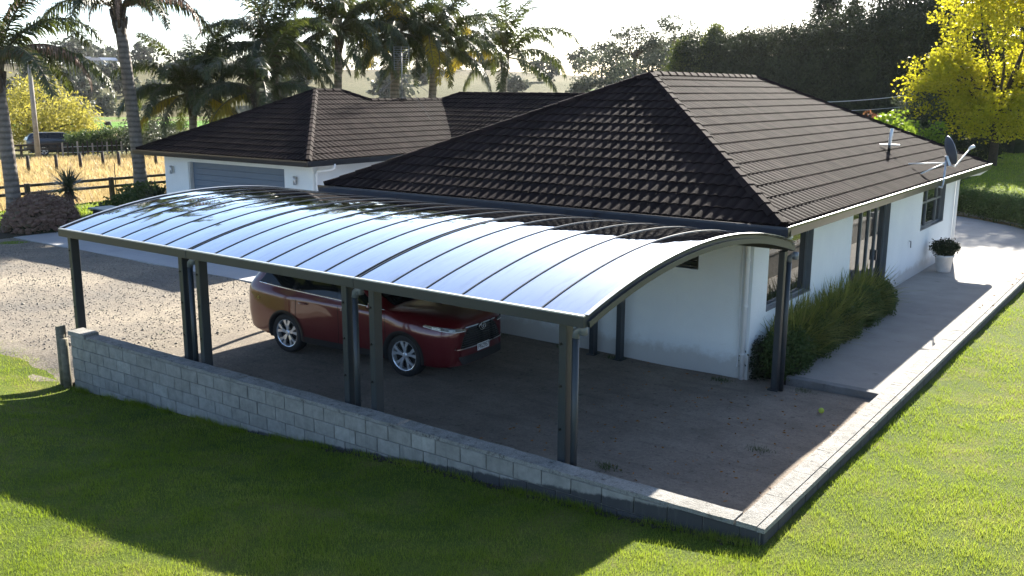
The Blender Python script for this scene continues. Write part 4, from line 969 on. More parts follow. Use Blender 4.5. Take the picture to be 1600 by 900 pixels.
def palm(X, Y, zc, label, seed, kinds, trunk_r=.22, lean=(0, 0), size=1., yellow=(), dead=(), z0=-.1):
    r_ = random.Random(seed); t = thing('palm_tree', label, 'palm tree', (X, Y, z0), 0, 'palm trees along the drive')
    n = 9; pts = [(X+lean[0]*(k/n)**1.6, Y+lean[1]*(k/n)**1.6, z0+(zc-.7-z0)*k/n) for k in range(n+1)]
    MB().tube(pts, [trunk_r*(1.35-.4*min(1, k/2)) if k < 3 else trunk_r*(1.0-.18*k/n) for k in range(n+1)], 14).build('trunk', mt['palm_trunk'], t, True)
    top = Vector(pts[-1])
    bo = MB()
    for k in range(16):
        a_ = 2.4*k; h_ = -.5+1.1*k/16; d = Vector((math.cos(a_), math.sin(a_), 0))
        bo.tube([top+d*trunk_r*.55+Vector((0, 0, h_-.15)), top+d*trunk_r*.95+Vector((0, 0, h_+.2)), top+d*trunk_r*1.15+Vector((0, 0, h_+.45))], [.09, .075, .04], 6)
    bo.tube([top, top+Vector((0, 0, .9))], [trunk_r*.9, .1], 10); bo.build('leaf_base', mt['palm_boot'], t, True)
    cen = top+Vector((0, 0, .45))
    def put(kind, a_, sc, mat, rmat, tilt=0):
        me1, me2 = FRV[kind][r_.randrange(2)]; cn = cen-org(t)+Vector((math.cos(a_), math.sin(a_), 0))*trunk_r*.5
        if mat != 'palm_leaf':
            key = me2.name+mat
            if key not in FMAT: c_ = me2.copy(); c_.materials.clear(); c_.materials.append(mt[mat]); FMAT[key] = c_
            me2 = FMAT[key]
            key = me1.name+rmat
            if key not in FMAT: c_ = me1.copy(); c_.materials.clear(); c_.materials.append(mt[rmat]); FMAT[key] = c_
            me1 = FMAT[key]
        f_ = link('frond', me2, mt[mat], t, cn, (tilt, 0, a_), (sc, sc, sc)); link('stalk', me1, mt[rmat], f_)
    for kind, num in kinds:
        ph = r_.random()*6.28
        for k in range(num):
            a_ = ph+2*math.pi*(k+r_.uniform(-.25, .25))/num
            y_ = (kind, k) in yellow
            put(kind, a_, size*r_.uniform(.88, 1.1), 'palm_yellow' if y_ else 'palm_leaf', 'rachis', r_.uniform(-.25, .25))
    for a_, sc in dead: put('dead', a_, sc, 'palm_dead', 'rachis_dead')
    return t
FMAT = {}
RA = math.atan2(math.sin(yaw), math.cos(yaw)); LA = RA+math.pi
K1 = [('up', 6), ('arch', 9), ('droop', 9), ('low', 6)]; K2 = [('up', 6), ('arch', 10), ('droop', 10), ('low', 8)]
palm(-34.2, 16.75, 6.0, 'leftmost palm by the drive edge, trunk cut by the picture edge', 11, [('up', 3), ('arch', 6), ('droop', 7)], .26, (-.15, -.1), 1., (), [(RA, 1.15), (RA-.5, .9)])
palm(-35.6, 22.7, 8.25, 'tall palm with bare ringed trunk and brown hanging fronds left of the garage', 12, [('up', 4), ('arch', 7), ('droop', 5)], .27, (-.3, -.25), .95, (('arch', 2),), [(LA+.1, 1.6), (RA-.15, 1.2), (RA+.9, .7), (RA-.6, .75), (LA-.5, .6), (RA-1.2, .7)])
palm(-36.4, 25.9, 4.9, 'short bushy palm just behind the left end of the garage roof', 13, K2, .2, (.1, 0), .85, (('low', 1), ('low', 4)))
palm(-33.4, 27.0, 5.0, 'low palm with drooping fronds touching the garage roof hip', 23, [('up', 3), ('arch', 6), ('droop', 7), ('low', 4)], .2, (.1, 0), .92, (('low', 1),))
palm(-35.2, 29.6, 6.8, 'palm behind the garage roof peak, second clear trunk from the left', 14, K2, .24, (0, 0), .95, (), [(RA+1.2, .6)])
palm(-35.4, 33.6, 8.0, 'palm with upright crown behind the short garage ridge', 15, K1, .22, (.2, .1), 1., (), [(LA+.6, .6)])
palm(-35.0, 37.2, 8.0, 'palm with a cut frond stub behind the television aerial', 16, K2, .27, (.2, .2), 1., (('arch', 1), ('droop', 3)), [(LA-.3, .7), (RA+1, .6)])
palm(-34.2, 39.2, 7.4, 'yellowing palm to the right of the television aerial', 17, K2, .24, (.3, .2), 1.0, (('arch', 0), ('arch', 3), ('droop', 1), ('droop', 4), ('low', 3)), [(RA+.4, .6)])
palm(-34.6, 46.3, 7.0, 'rightmost palm of the row with open fan crown against the sky', 18, [('up', 5), ('arch', 7), ('droop', 5), ('low', 3)], .22, (.1, .1), 1.05, (('droop', 0), ('droop', 1)))

# ------------------------------------------------------------------ TREES
def tree(name, label, base, trunk_h, crown, mat, bark, n=(60, 60), clr=.9, leaf=(.3, .16), shell=.5, group=None, limbs=7, tr=.2, cat='tree', zflat=.7, extra=(), bias=0.):
    """crown = list of (center offset, radii); leaves in clumps + limbs to the clumps"""
    t = thing(name, label, cat, base, 0, group); B = Vector(base); PP = []; CC = []
    for (off, rad) in crown:
        P, C = blob(np.array(B)+np.array(off), rad, max(4, int(n[0]/len(crown))), n[1], clr, shell, zflat); PP.append(P); CC.append(C)
    P = np.concatenate(PP); C = np.concatenate(CC)
    leafobj('crown', P, leaf[0], leaf[1], mt[mat], t, bias=bias)
    tm = MB(); tp = B+Vector((0, 0, trunk_h)); tm.tube([B, B+Vector((.05, .03, trunk_h*.5)), tp], [tr*1.3, tr, tr*.8], 9)
    o = tm.build('trunk', mt[bark], t, True)
    if limbs:
        lb = MB(); idx = rng.choice(len(C), min(limbs, len(C)), replace=False)
        for i_ in idx:
            c_ = Vector(C[i_]); mid = tp.lerp(c_, .5)+Vector((random.uniform(-.3, .3), random.uniform(-.3, .3), random.uniform(.0, .4))); lb.tube([tp-Vector((0, 0, random.uniform(0, trunk_h*.3))), mid, c_], [tr*.55, tr*.3, tr*.08], 6)
        lb.build('limbs', mt[bark], t, True)['kind'] = 'stuff'
    return t
# big yellow tree on the right
tree('tree', 'large bright yellow-green backlit tree on the upper lawn at right', (-9.6, 57.5, .85), 3.2,
     [((0, 0, 7.2), (3.6, 3.6, 4.2)), ((-2.6, -.5, 4.6), (1.9, 2, 1.9)), ((2.4, .4, 4.2), (2.2, 2.2, 2.2)), ((-1.2, .3, 9.6), (2.2, 2.2, 2.2)), ((2.3, 0, 9.2), (2.4, 2.4, 2.4)), ((.3, -1, 2.9), (2.6, 2.2, 1.3)), ((4.5, 1, 6.5), (2.2, 2.4, 3.2))],
     'yellow_leaf', 'bark', (440, 95), .95, (.17, .13), .35, limbs=26, tr=.2, zflat=.62)
tree('tree', 'second smaller yellow tree at the right picture edge', (-3.4, 60, .9), 2.6, [((0, 0, 5.0), (2.6, 2.6, 3.2)), ((1.5, 0, 3.4), (2.2, 2.2, 1.8))], 'yellow_leaf', 'bark', (200, 95), .9, (.17, .13), .45, limbs=10, tr=.16, zflat=.62)
tree('bush', 'dark round bush in the shade under the yellow tree', (-11.2, 60.0, .8), .5, [((0, 0, 1.1), (1.5, 1.5, 1.2))], 'hedge_leaf', 'bark', (60, 60), .5, (.14, .08), .6, limbs=0, tr=.1, cat='bush')
tree('bush', 'small pale flowering shrub beside the curved wall', (-9.6, 45.4, .75), .3, [((0, 0, .55), (1.0, .8, .6))], 'gum_leaf', 'bark', (40, 50), .4, (.09, .05), .5, limbs=0, tr=.05, cat='bush')
# shelterbelt hedge: a long clipped wall of conifers
def belt(name, label, pts, h0, h1, w, mat, dens, clr, leaf, taper=.35):
    t = thing(name, label, 'hedge', (*pts[0], .3)); PP = []; A_ = np.array(pts, float)
    seg = np.linalg.norm(np.diff(A_, axis=0), axis=1); tot = seg.sum(); ncl = int(tot*dens)
    s_ = rng.uniform(0, tot, ncl); cum = np.concatenate([[0], np.cumsum(seg)])
    cx = np.interp(s_, cum, A_[:, 0]); cy = np.interp(s_, cum, A_[:, 1]); H = np.interp(s_/tot, [0, 1], [h0, h1])*(1+.05*np.sin(s_*.9)+.04*np.sin(s_*2.3))
    a_ = rng.uniform(-1, 1, ncl); b_ = rng.uniform(0, 1, ncl)
    top = rng.uniform(0, 1, ncl) < .3; zz = np.where(top, H, b_*H); ww = np.where(top, a_*w*.7, np.sign(a_)*w*(1-taper*b_**2)*rng.uniform(.8, 1.05, ncl))
    dx, dy = A_[-1]-A_[0]; L_ = math.hypot(dx, dy); nx_, ny_ = -dy/L_, dx/L_
    C = np.stack([cx+nx_*ww, cy+ny_*ww, .3+zz], 1); P = (C[:, None, :]+rng.normal(size=(ncl, 26, 3))*clr*.5).reshape(-1, 3)
    leafobj('foliage', P, leaf[0], leaf[1], mt[mat], t, bias=.6)
    core = MB(); k = 24
    for i_ in range(k):
        t0, t1 = i_/k*tot, (i_+1)/k*tot; p0 = (np.interp(t0, cum, A_[:, 0]), np.interp(t0, cum, A_[:, 1])); p1 = (np.interp(t1, cum, A_[:, 0]), np.interp(t1, cum, A_[:, 1])); hh = (h0+(h1-h0)*(i_+.5)/k)*.88
        q = .72*w; core.add([(p0[0]+nx_*q, p0[1]+ny_*q, .2), (p1[0]+nx_*q, p1[1]+ny_*q, .2), (p1[0]-nx_*q, p1[1]-ny_*q, .2), (p0[0]-nx_*q, p0[1]-ny_*q, .2), (p0[0]+nx_*q*.5, p0[1]+ny_*q*.5, hh), (p1[0]+nx_*q*.5, p1[1]+ny_*q*.5, hh), (p1[0]-nx_*q*.5, p1[1]-ny_*q*.5, hh), (p0[0]-nx_*q*.5, p0[1]-ny_*q*.5, hh)],
            [(4, 5, 6, 7), (0, 1, 5, 4), (2, 3, 7, 6)] + ([(0, 4, 7, 3)] if i_ == 0 else []) + ([(1, 2, 6, 5)] if i_ == k-1 else []))
    core.build('branch_core', mt['hedge_leaf'], t)
    return t
belt('shelterbelt_hedge', 'tall dark clipped conifer shelterbelt behind the main roof', [(-9, 69), (-20, 78), (-36, 91), (-50, 103)], 9.5, 9.0, 2.6, 'hedge_leaf', 70, 1.0, (.34, .13))
def conifer(label, base, h, rad, mat, n=(90, 40), group=None, name='conifer_tree'):
    t = thing(name, label, 'tree', base, 0, group); B = np.array(base); ncl = n[0]
    k = rng.uniform(0, 1, ncl)**.8; a_ = rng.uniform(0, 6.283, ncl); rr2 = rad*(1-k)**.75*rng.uniform(.55, 1.1, ncl)+.15
    C = B + np.stack([rr2*np.cos(a_), rr2*np.sin(a_), h*(.12+.88*k)], 1)
    P = (C[:, None, :]+rng.normal(size=(ncl, n[1], 3))*np.array([.5, .5, .38])*rad*.26).reshape(-1, 3)
    leafobj('crown', P, .34, .13, mt[mat], t, bias=.7); MB().tube([base, Vector(base)+Vector((0, 0, h*.9))], [rad*.1, .04], 7).build('trunk', mt['bark'], t, True)
    return t
def polar(px, r_, z=0):
    a_ = yaw - math.atan((px-800)/1482.46/math.cos(pit)*math.cos(pit)); return (-r_*math.sin(a_), r_*math.cos(a_), z)
for px, r_, h_, rad, mat, lb in [(1272, 97, 13.4, 3.6, 'hedge_leaf', 'pointed dark conifer rising above the shelterbelt left of centre'), (1312, 93, 12.2, 1.6, 'hedge_leaf', 'thin small conifer tip between two taller shelterbelt trees'),
    (1350, 90, 15.4, 5.2, 'hedge_leaf', 'broad dark conifer towering over the middle of the shelterbelt'), (1395, 86, 14.8, 4.4, 'hedge_leaf', 'dark conifer beside the broad one in the shelterbelt'), (1425, 84, 15.4, 4.4, 'hedge_leaf', 'leaning dark conifer in the shelterbelt left of the yellow tree'), (1462, 80, 17, 5.4, 'hedge_leaf', 'tallest dark conifer behind the yellow tree'),
    (1060, 112, 9.7, 3.0, 'conifer_light', 'sunlit green conifer at the left end of the shelterbelt'), (1106, 108, 11.0, 3.0, 'conifer_light', 'sunlit green conifer with ragged top, second from the shelterbelt end'), (1150, 106, 9.9, 3.2, 'conifer_light', 'low green conifer merging into the shelterbelt')]:
    conifer(lb, polar(px, r_, .4), h_, rad, mat, (210, 46) if rad > 2 else (70, 40), 'conifers of the shelterbelt')
# hazy gums and pines beyond
tree('gum_tree', 'flat topped dark pine on the skyline right of the palms', polar(985, 165, 2.0), 9, [((0, 0, 11.5), (6.2, 5, 1.6)), ((5, 0, 9.5), (4, 4, 1.4)), ((-3, 1, 9), (3, 3, 1.2))], 'pine_leaf', 'bark', (80, 40), 1.6, (.5, .25), .4, limbs=8, tr=.35)
tree('gum_tree', 'tall sparse gum tree with high wispy crown', polar(1043, 160, 2), 10, [((0, 0, 13.2), (3.2, 3, 1.2)), ((2, 0, 11), (3, 3, 1.4)), ((-2.5, 0, 9), (3, 3, 1.5))], 'gum_leaf', 'bark_pale', (60, 40), 1.4, (.45, .22), .4, limbs=9, tr=.3)
tree('gum_tree', 'pale hazy gum tree left of the flat topped pine', polar(945, 185, 1.5), 4, [((0, 0, 7), (6.5, 5, 3.6)), ((4, 0, 5), (5, 4, 3))], 'gum_leaf', 'bark_pale', (110, 46), 1.6, (.55, .3), .5, limbs=6, tr=.3)
tree('gum_tree', 'olive gum trees low crown just above the roof hip', polar(1000, 150, 1.5), 3, [((0, 0, 5.2), (7, 5, 3.4)), ((6, 0, 6.4), (5, 4, 3.2))], 'gum_leaf', 'bark_pale', (120, 46), 1.5, (.5, .28), .5, limbs=6, tr=.3)
tree('gum_tree', 'small dark tree clump at the hill edge beside the last palm', polar(915, 150, .5), 2, [((0, 0, 3.4), (3.6, 3, 2.6))], 'pine_leaf', 'bark', (60, 46), 1.3, (.45, .25), .5, limbs=3, tr=.2)
tree('gum_tree', 'far dark skyline trees behind the pale gum', polar(935, 300, 7), 4, [((0, 0, 9), (7, 5, 3)), ((-8, 0, 7), (4, 4, 3))], 'pine_leaf', 'bark', (60, 40), 2, (.8, .5), .5, limbs=3, tr=.4)
tree('gum_tree', 'long far line of hazy trees above the shelterbelt end', polar(1110, 260, 5), 4, [((-14, 0, 9), (9, 5, 3.4)), ((0, 0, 10), (9, 5, 3.6)), ((14, 6, 9), (9, 5, 3))], 'gum_leaf', 'bark_pale', (140, 40), 2, (.8, .5), .5, limbs=3, tr=.4)
tree('bush', 'bright green bush behind the connecting roof ridge', polar(858, 85, -.8), .5, [((0, 0, 1.6), (3.4, 2, 1.6))], 'bright_leaf', 'bark', (60, 50), .8, (.25, .14), .5, limbs=0, tr=.1, cat='bush')
tree('bush', 'bright green leafy shrub peeping over the right roof slope', polar(1372, 50, .8), .6, [((0, 0, 2.0), (1.3, 1.3, 1.0))], 'bright_leaf', 'bark', (40, 50), .55, (.24, .13), .5, limbs=0, tr=.08, cat='bush')
tree('bush', 'green shrub at the edge of the yellow tree above the roof', polar(1421, 52, .8), .6, [((0, 0, 1.6), (1.4, 1.3, 1.1))], 'bright_leaf', 'bark', (40, 50), .55, (.22, .12), .5, limbs=0, tr=.08, cat='bush')
tree('bush', 'reddish shrub peeping over the right roof slope', polar(1352, 53, .8), .6, [((0, 0, 2.3), (.9, .9, .8))], 'red_leaf', 'bark', (24, 40), .45, (.2, .1), .5, limbs=0, tr=.08, cat='bush')
tree('bush', 'greyish shrub against the dark shelterbelt', polar(1421, 58, .8), .6, [((0, 0, 3.0), (1.3, 1.2, 1.5))], 'gum_leaf', 'bark', (34, 40), .5, (.2, .1), .5, limbs=0, tr=.08, cat='bush')
# willows, far hedge, hillside trees
tree('willow_tree', 'large yellow-green willow beyond the paddock at left', polar(72, 86, -.3), 1.6, [((0, 0, 3.2), (4.0, 3.2, 2.7)), ((-2.2, 0, 2.2), (2.4, 2.4, 2.0)), ((2.0, 1, 2.4), (2.4, 2.2, 1.9))], 'willow_leaf', 'bark', (190, 56), .9, (.36, .09), .5, limbs=14, tr=.2, zflat=1.2)
tree('willow_tree', 'lower pale yellow willow spilling right of the large willow', polar(122, 88, -.3), 1.0, [((0, 0, 1.5), (2.2, 2.2, 1.3)), ((1.5, 0, .9), (1.5, 1.6, .8))], 'willow_leaf', 'bark', (90, 52), .8, (.34, .09), .5, limbs=6, tr=.12, zflat=1.2)
tree('bush', 'grey-green bush behind the left hip of the garage roof', polar(238, 75, -.2), .5, [((0, 0, 1.6), (2.0, 1.8, 1.7))], 'gum_leaf', 'bark', (60, 46), .7, (.2, .1), .5, limbs=0, tr=.1, cat='bush')
belt('clipped_hedge', 'low clipped hedge with wavy sunlit top beyond the golden paddock', [(-67.8, 37.6), (-66.6, 42.0), (-65.5, 46)], 1.0, 1.7, .8, 'shrub_leaf', 60, .35, (.16, .09), .2)
hv = [rng.normal(size=3) for _ in range(3)]
far_me = []
for v in range(3):
    P, _ = blob((0, 0, 2.6), (2.6, 2.6, 2.2), 26, 26, 1.4, .45, .8); V_, F_ = cards(P, .9, .55); far_me.append(npmesh('far_crown', V_, F_))
ft_me = MB().tube([(0, 0, -1), (0, 0, 2)], [.3, .2], 6).mesh('far_trunk')
hill = [(118, 330, 1.9), (132, 335, 2.2), (145, 325, 1.6), (100, 300, 1.5), (85, 310, 1.8), (70, 300, 1.6), (108, 350, 1.5), (168, 385, 1.5), (182, 380, 1.7), (176, 285, 1.1), (120, 470, 2.6), (140, 480, 2.2), (158, 520, 2.4), (172, 540, 2.0), (185, 560, 2.2), (55, 480, 1.8), (30, 470, 1.6), (22, 330, 1.5), (45, 340, 1.3), (205, 350, 1.4), (240, 480, 2.0), (300, 500, 2.2), (345, 520, 1.8), (60, 360, 1.4), (130, 310, 1.1)] + [(250+46*k_, 330+60*(k_ % 4), 1.6+.5*(k_ % 3)) for k_ in range(14)]
for k, (px, r_, sc) in enumerate(hill):
    x, y, _ = polar(px, r_); z = float(zland(np.array(x), np.array(y)))
    where = 'on the far hilltop skyline' if r_ > 440 else ('in the green field below the far hill' if r_ < 300 else 'on the far hillside')
    t = thing('hill_tree', 'small dark tree '+where+' seen between the palms', 'tree', (x, y, z), 0, 'trees '+where)
    c_ = link('crown', far_me[k % 3], mt['pine_leaf'], t, (0, 0, 0), (0, 0, k*1.3), (sc, sc, sc*random.uniform(.8, 1.15))); link('trunk', ft_me, mt['bark'], t, (0, 0, 0), None, (sc, sc, sc))
# far buildings on the hill
for px, r_, w, d, h_, lb in [(145, 470, 8, 5, 2.4, 'long pale shed on the far hilltop, leftmost building'), (162, 468, 6, 5, 2.2, 'dark roofed far hilltop house with pale chimney'), (183, 470, 8, 5, 2.4, 'far hilltop house with pale wall right of the others')]:
    x, y, _ = polar(px, r_); z = float(zland(np.array(x), np.array(y)))
    t = thing('farm_building', lb, 'building', (x, y, z)); ang = yaw+.4; c_, s_ = math.cos(ang), math.sin(ang)
    def W(a_, b_, zz): return (x+a_*c_-b_*s_, y+a_*s_+b_*c_, z+zz)
    w2_, d2 = w/2, d/2
    MB().add([W(-w2_, -d2, -1), W(w2_, -d2, -1), W(w2_, d2, -1), W(-w2_, d2, -1), W(-w2_, -d2, h_), W(w2_, -d2, h_), W(w2_, d2, h_), W(-w2_, d2, h_)], [(0, 1, 5, 4), (1, 2, 6, 5), (2, 3, 7, 6), (3, 0, 4, 7)]).build('wall', mt['farwall'], t)
    MB().add([W(-w2_-.4, -d2-.5, h_), W(w2_+.4, -d2-.5, h_), W(w2_+.4, d2+.5, h_), W(-w2_-.4, d2+.5, h_), W(-w2_+.5, 0, h_+1.3), W(w2_-.5, 0, h_+1.3)], [(0, 1, 5, 4), (1, 2, 5), (2, 3, 4, 5), (3, 0, 4)]).build('roof', mt['farroof'] if 'dark' in lb else mt['galv'], t)
    for q in (-.5, .1, .6): MB().add([W(q*w2_, -d2-.03, .9), W(q*w2_+1.3, -d2-.03, .9), W(q*w2_+1.3, -d2-.03, 2.2), W(q*w2_, -d2-.03, 2.2)], [(0, 1, 2, 3)]).build('window', mt['window_glass'], t)
# cow in the far field
x, y, _ = polar(175, 205); z = float(zland(np.array(x), np.array(y)))
cw = thing('cow', 'single dark brown cow grazing in the far brown field', 'cow', (x, y, z))
cb = MB(); cb.tube([(x-.9, y, z+1.0), (x-.6, y, z+1.12), (x+.2, y, z+1.05), (x+.8, y, z+1.15), (x+1.05, y, z+1.0)], [.18, .36, .40, .36, .2], 10)
cb.tube([(x+.95, y, z+1.05), (x+1.3, y, z+.7), (x+1.5, y, z+.25)], [.2, .15, .1], 8)
for a_ in (-.65, -.55, .6, .7): cb.tube([(x+a_, y+(.18 if a_ in (-.65, .7) else -.18), z+.9), (x+a_+.03, y+(.18 if a_ in (-.65, .7) else -.18), z+.45), (x+a_, y+(.18 if a_ in (-.65, .7) else -.18), z)], [.11, .07, .06], 6)
cb.build('body', mt['cow'], cw, True)

# ------------------------------------------------------------------ fences and poles
pf = thing('paddock_fence', 'dark post and rail fence between the garden lawn and golden paddock', 'fence', (-39.4, 24, -.05))
for y in (12.3, 16.05, 19.8, 23.55, 27.3, 31.05, 34.8):
    MB().box(-39.32, -39.16, y-.09, y+.09, -.1, 1.02).build('post', mt['timber_dark'], pf, bev=.01)
for y0 in (12.3, 19.8, 27.3):
    for z in (.92, .60): MB().box(-39.45, -39.33, y0-.02, y0+7.46, z-.055+random.uniform(-.01, .01), z+.055).build('rail', mt['timber_dark'], pf)
for y in (19.55, 23.9): MB().tube([(-39.5, y, 0), (-39.5, y+.02, 1.62)], .018, 6).build('stake', mt['timber_dark'], pf)
for k, (x, y) in enumerate([(-56.4, 28.65), (-55.9, 30.1), (-56.2, 31.8), (-56.4, 33.4), (-55.6, 34.0), (-54.8, 36.1), (-56.6, 26.9)]):
    o = MB().tube([(x, y, -.2), (x+random.uniform(-.03, .03), y, .93)], [.10, .09], 9).build('field_post', mt['timber_dark'], None, True)
    tag(o, ['second', 'third', 'fourth', 'fifth', 'sixth', 'seventh', 'first'][k]+' dark round post from the left in the golden paddock', 'post', 'posts in the golden paddock')
bf = thing('batten_fence', 'far batten fence along the back of the golden paddock', 'fence', (-65, 40, 0))
for k in range(34):
    t = k/33; x, y = -66.2+2.6*t, 36.2+11*t; MB().box(x-.03, x+.03, y-.05, y+.05, -.2, 1.0+random.uniform(-.1, .1)).build('batten', mt['timber_dark' if k % 3 else 'timber_pole'], bf)
for z in (.3, .7): MB().tube([(-66.2, 36.2, z), (-63.6, 47.2, z)], .015, 5).build('wire', mt['galv'], bf)
rf = thing('rail_fence', 'short dark rail fence below the willow at left', 'fence', (-67, 33, 0))
for k in range(6): MB().box(-68.2+.05*k, -68.05+.05*k, 31.5+1.3*k, 31.62+1.3*k, -.2, .9).build('post', mt['timber_dark'], rf)
for z in (.78, .45): MB().add([(-68.0, 31.5, z), (-67.7, 38.1, z), (-67.7, 38.1, z+.14), (-68.0, 31.5, z+.14), (-68.05, 31.5, z), (-67.75, 38.1, z), (-67.75, 38.1, z+.14), (-68.05, 31.5, z+.14)], [(0, 1, 2, 3), (4, 5, 6, 7), (3, 2, 6, 7), (0, 1, 5, 4)]).build('rail', mt['timber_dark'], rf)
o = MB().tube([(-66.6, 34.6, -.2), (-66.6, 34.6, 6.4)], [.2, .14], 10).build('utility_pole', mt['timber_pole'], None, True); tag(o, 'pale grey utility pole standing in front of the willow', 'pole')
for k, (z0_, z1_) in enumerate(((5.3, 5.9), (4.2, 4.9))):
    a_, b_ = Vector(polar(1230, 66, 4.1-.55*k)), Vector(polar(1500, 66, 5.25-.75*k)); n = 14
    o = MB().tube([a_.lerp(b_, i_/n)-Vector((0, 0, .25*math.sin(math.pi*i_/n))) for i_ in range(n+1)], .03-.012*k, 5).build('power_line', mt['galv'], None, True)
    tag(o, ('upper thick' if k == 0 else 'lower thin')+' overhead wire crossing in front of the dark shelterbelt', 'wire')

# ------------------------------------------------------------------ garden plants at left
sd = thing('sedum_bush', 'rounded brownish-pink sedum clump beside the driveway', 'bush', (-32.9, 17.0, 0))
P, C = blob((-32.9, 17.0, .15), (1.05, 1.25, 1.05), 1100, 1, .01, .94, 1, -.1)
kn = MB().lathe([(0, .10), (.08, .085), (.13, .035), (.12, -.02), (.06, -.07), (0, -.08)], 9).mesh('knob', smooth=True)
vv_ = np.array([v.co for v in kn.vertices]); ff = [tuple(p.vertices) for p in kn.polygons]; allv, allf = [], []
for c_ in C:
    s_ = rng.uniform(.45, .85); q = vv_*s_+c_-np.array(org(sd)); b0 = len(allv); allv += q.tolist(); allf += [tuple(i_+b0 for i_ in f_) for f_ in ff]
me = bpy.data.meshes.new('flower_heads'); me.from_pydata(allv, [], allf); link('flower_heads', me, mt['sedum'], sd)['kind'] = 'stuff'
P, C = blob((-32.9, 17.0, .15), (1.08, 1.28, 1.1), 500, 14, .16, .95, 1, -.1); leafobj('florets', P, .06, .045, mt['sedum'], sd, kind='stuff')
MB().lathe([(0, 1.02), (.5, .9), (.85, .55), (1.0, .1), (.95, 0)], 18, (-32.9, 17.0, 0)).build('leafy_mound', mt['hedge_leaf'], sd, True)
def blades(name, par, cen, n, L, Wd, mat, lo=-.25, hi=1., droop=.25, spread=.05, seed=1, kind=None):
    r_ = np.random.default_rng(seed); a_ = r_.uniform(0, 6.283, n); u = r_.uniform(lo, hi, n); ce = np.sqrt(np.clip(1-u*u, 0, 1)); D = np.stack([ce*np.cos(a_), ce*np.sin(a_), u], 1)
    B_ = np.array(cen)+r_.normal(size=(n, 3))*spread*np.array([1, 1, .3]); l_ = L*r_.uniform(.75, 1.1, (n, 1)); S_ = np.stack([-np.sin(a_), np.cos(a_), 0*a_], 1)
    g = np.array([0, 0, -1])*droop; m1 = B_+D*l_*.5; m2 = B_+D*l_+g*l_*(1-.4*u[:, None])
    V_ = np.stack([B_-S_*Wd*.4, B_+S_*Wd*.4, m1+S_*Wd*.5, m1-S_*Wd*.5, m2], 1).reshape(-1, 3)-np.array(org(par)); k = np.arange(n)[:, None]*5
    me_ = bpy.data.meshes.new(name); F_ = [tuple(f_) for f_ in (k+np.array([0, 1, 2, 3])).tolist()]+[tuple(f_) for f_ in (k+np.array([3, 2, 4])).tolist()]; me_.from_pydata(V_.tolist(), [], F_)
    o = link(name, me_, mt[mat], par)
    if kind: o['kind'] = kind
    return o
yu = thing('yucca', 'spiky blue-green yucca rosette behind the sedum clump', 'plant', (-35.3, 19.4, 0))
MB().tube([(-35.3, 19.4, 0), (-35.3, 19.4, 1.15)], [.16, .11], 9).build('trunk', mt['palm_boot'], yu, True)
blades('leaves', yu, (-35.3, 19.4, 1.15), 190, 1.0, .055, 'yucca_leaf', -.35, 1, .06, .06, 3, 'stuff'); blades('dry_skirt', yu, (-35.3, 19.4, .95), 70, .8, .05, 'palm_dead', -.9, -.3, .1, .06, 4, 'stuff')
cy_ = thing('cycad', 'dark arching cycad at the left corner of the garage', 'plant', (-32.0, 21.1, 0))
blades('leaves', cy_, (-32.0, 21.1, .75), 90, 1.0, .09, 'hedge_leaf', .0, .9, .35, .08, 5, 'stuff'); MB().tube([(-32, 21.1, 0), (-32, 21.1, .75)], .12, 8).build('trunk', mt['palm_boot'], cy_, True)
for k, (x, y, s_, lb) in enumerate([(-34.6, 22.2, 1.0, 'dark leafy shrub by the base of the tall palm'), (-33.6, 20.6, .8, 'dark leafy shrub at the far edge of the drive')]):
    tree('bush', lb, (x, y, 0), .3, [((0, 0, .5*s_), (1.1*s_, 1.0*s_, .55*s_))], 'shrub_leaf', 'bark', (40, 50), .4, (.16, .1), .5, limbs=0, tr=.05, cat='bush')
bx = thing('storage_box', 'dark box with pale flat lid beside the sedum clump', 'box', (-31.9, 18.9, 0))
MB().box(-32.3, -31.2, 18.55, 19.25, .02, .62).build('body', mt['tank_dark'], bx, bev=.03); MB().box(-32.42, -31.08, 18.45, 19.35, .622, .68).build('lid', mt['green_lid'], bx, bev=.02)

# ------------------------------------------------------------------ shrubs by the path, pot, mat, ball, dish, aerials
for k, (y0, lb) in enumerate([(16.55, 'strappy leaved clump nearest the carport corner post'), (17.75, 'second strappy leaved clump along the house wall'), (19.25, 'third strappy leaved clump along the house wall'), (20.9, 'strappy leaved clump nearest the sliding door')]):
    t = thing('flax_clump', lb, 'plant', (-5.78, y0, 0), 0, 'strappy clumps along the house wall')
    for j_ in range(6): blades('leaves', t, (-5.86+random.uniform(-.12, .2), y0+random.uniform(-.75, .75), .2), 120, 1.3, .024, 'strap_leaf', .45, 1, .28, .11, 20+k*10+j_, 'stuff')
for k, (y0, sx_, lb) in enumerate([(16.0, .75, 'dark clipped box bush right behind the carport post'), (17.35, .8, 'second dark clipped box bush along the path'), (18.8, .8, 'third dark clipped box bush along the path'), (20.25, .8, 'fourth dark clipped box bush along the path'), (21.45, .55, 'last dark clipped box bush before the door mat')]):
    t = tree('box_bush', lb, (-5.62, y0, 0), .3, [((0, 0, .38), (.34, sx_, .42))], 'shrub_leaf', 'bark', (240, 44), .17, (.05, .032), .72, limbs=0, tr=.04, cat='bush', group='clipped bushes along the path', zflat=1)
    MB().lathe([(0, .66), (.18, .6), (.26, .35), (.24, .05)], 12, (-5.62, y0, 0)).build('twig_core', mt['hedge_leaf'], t, True).scale = (1, 1, 1)
t = tree('box_bush', 'small dark bush at the foot of the white house corner', (-5.98, 15.55, 0), .2, [((0, 0, .3), (.26, .32, .34))], 'hedge_leaf', 'bark', (60, 40), .16, (.05, .03), .65, limbs=0, tr=.03, cat='bush', zflat=1)
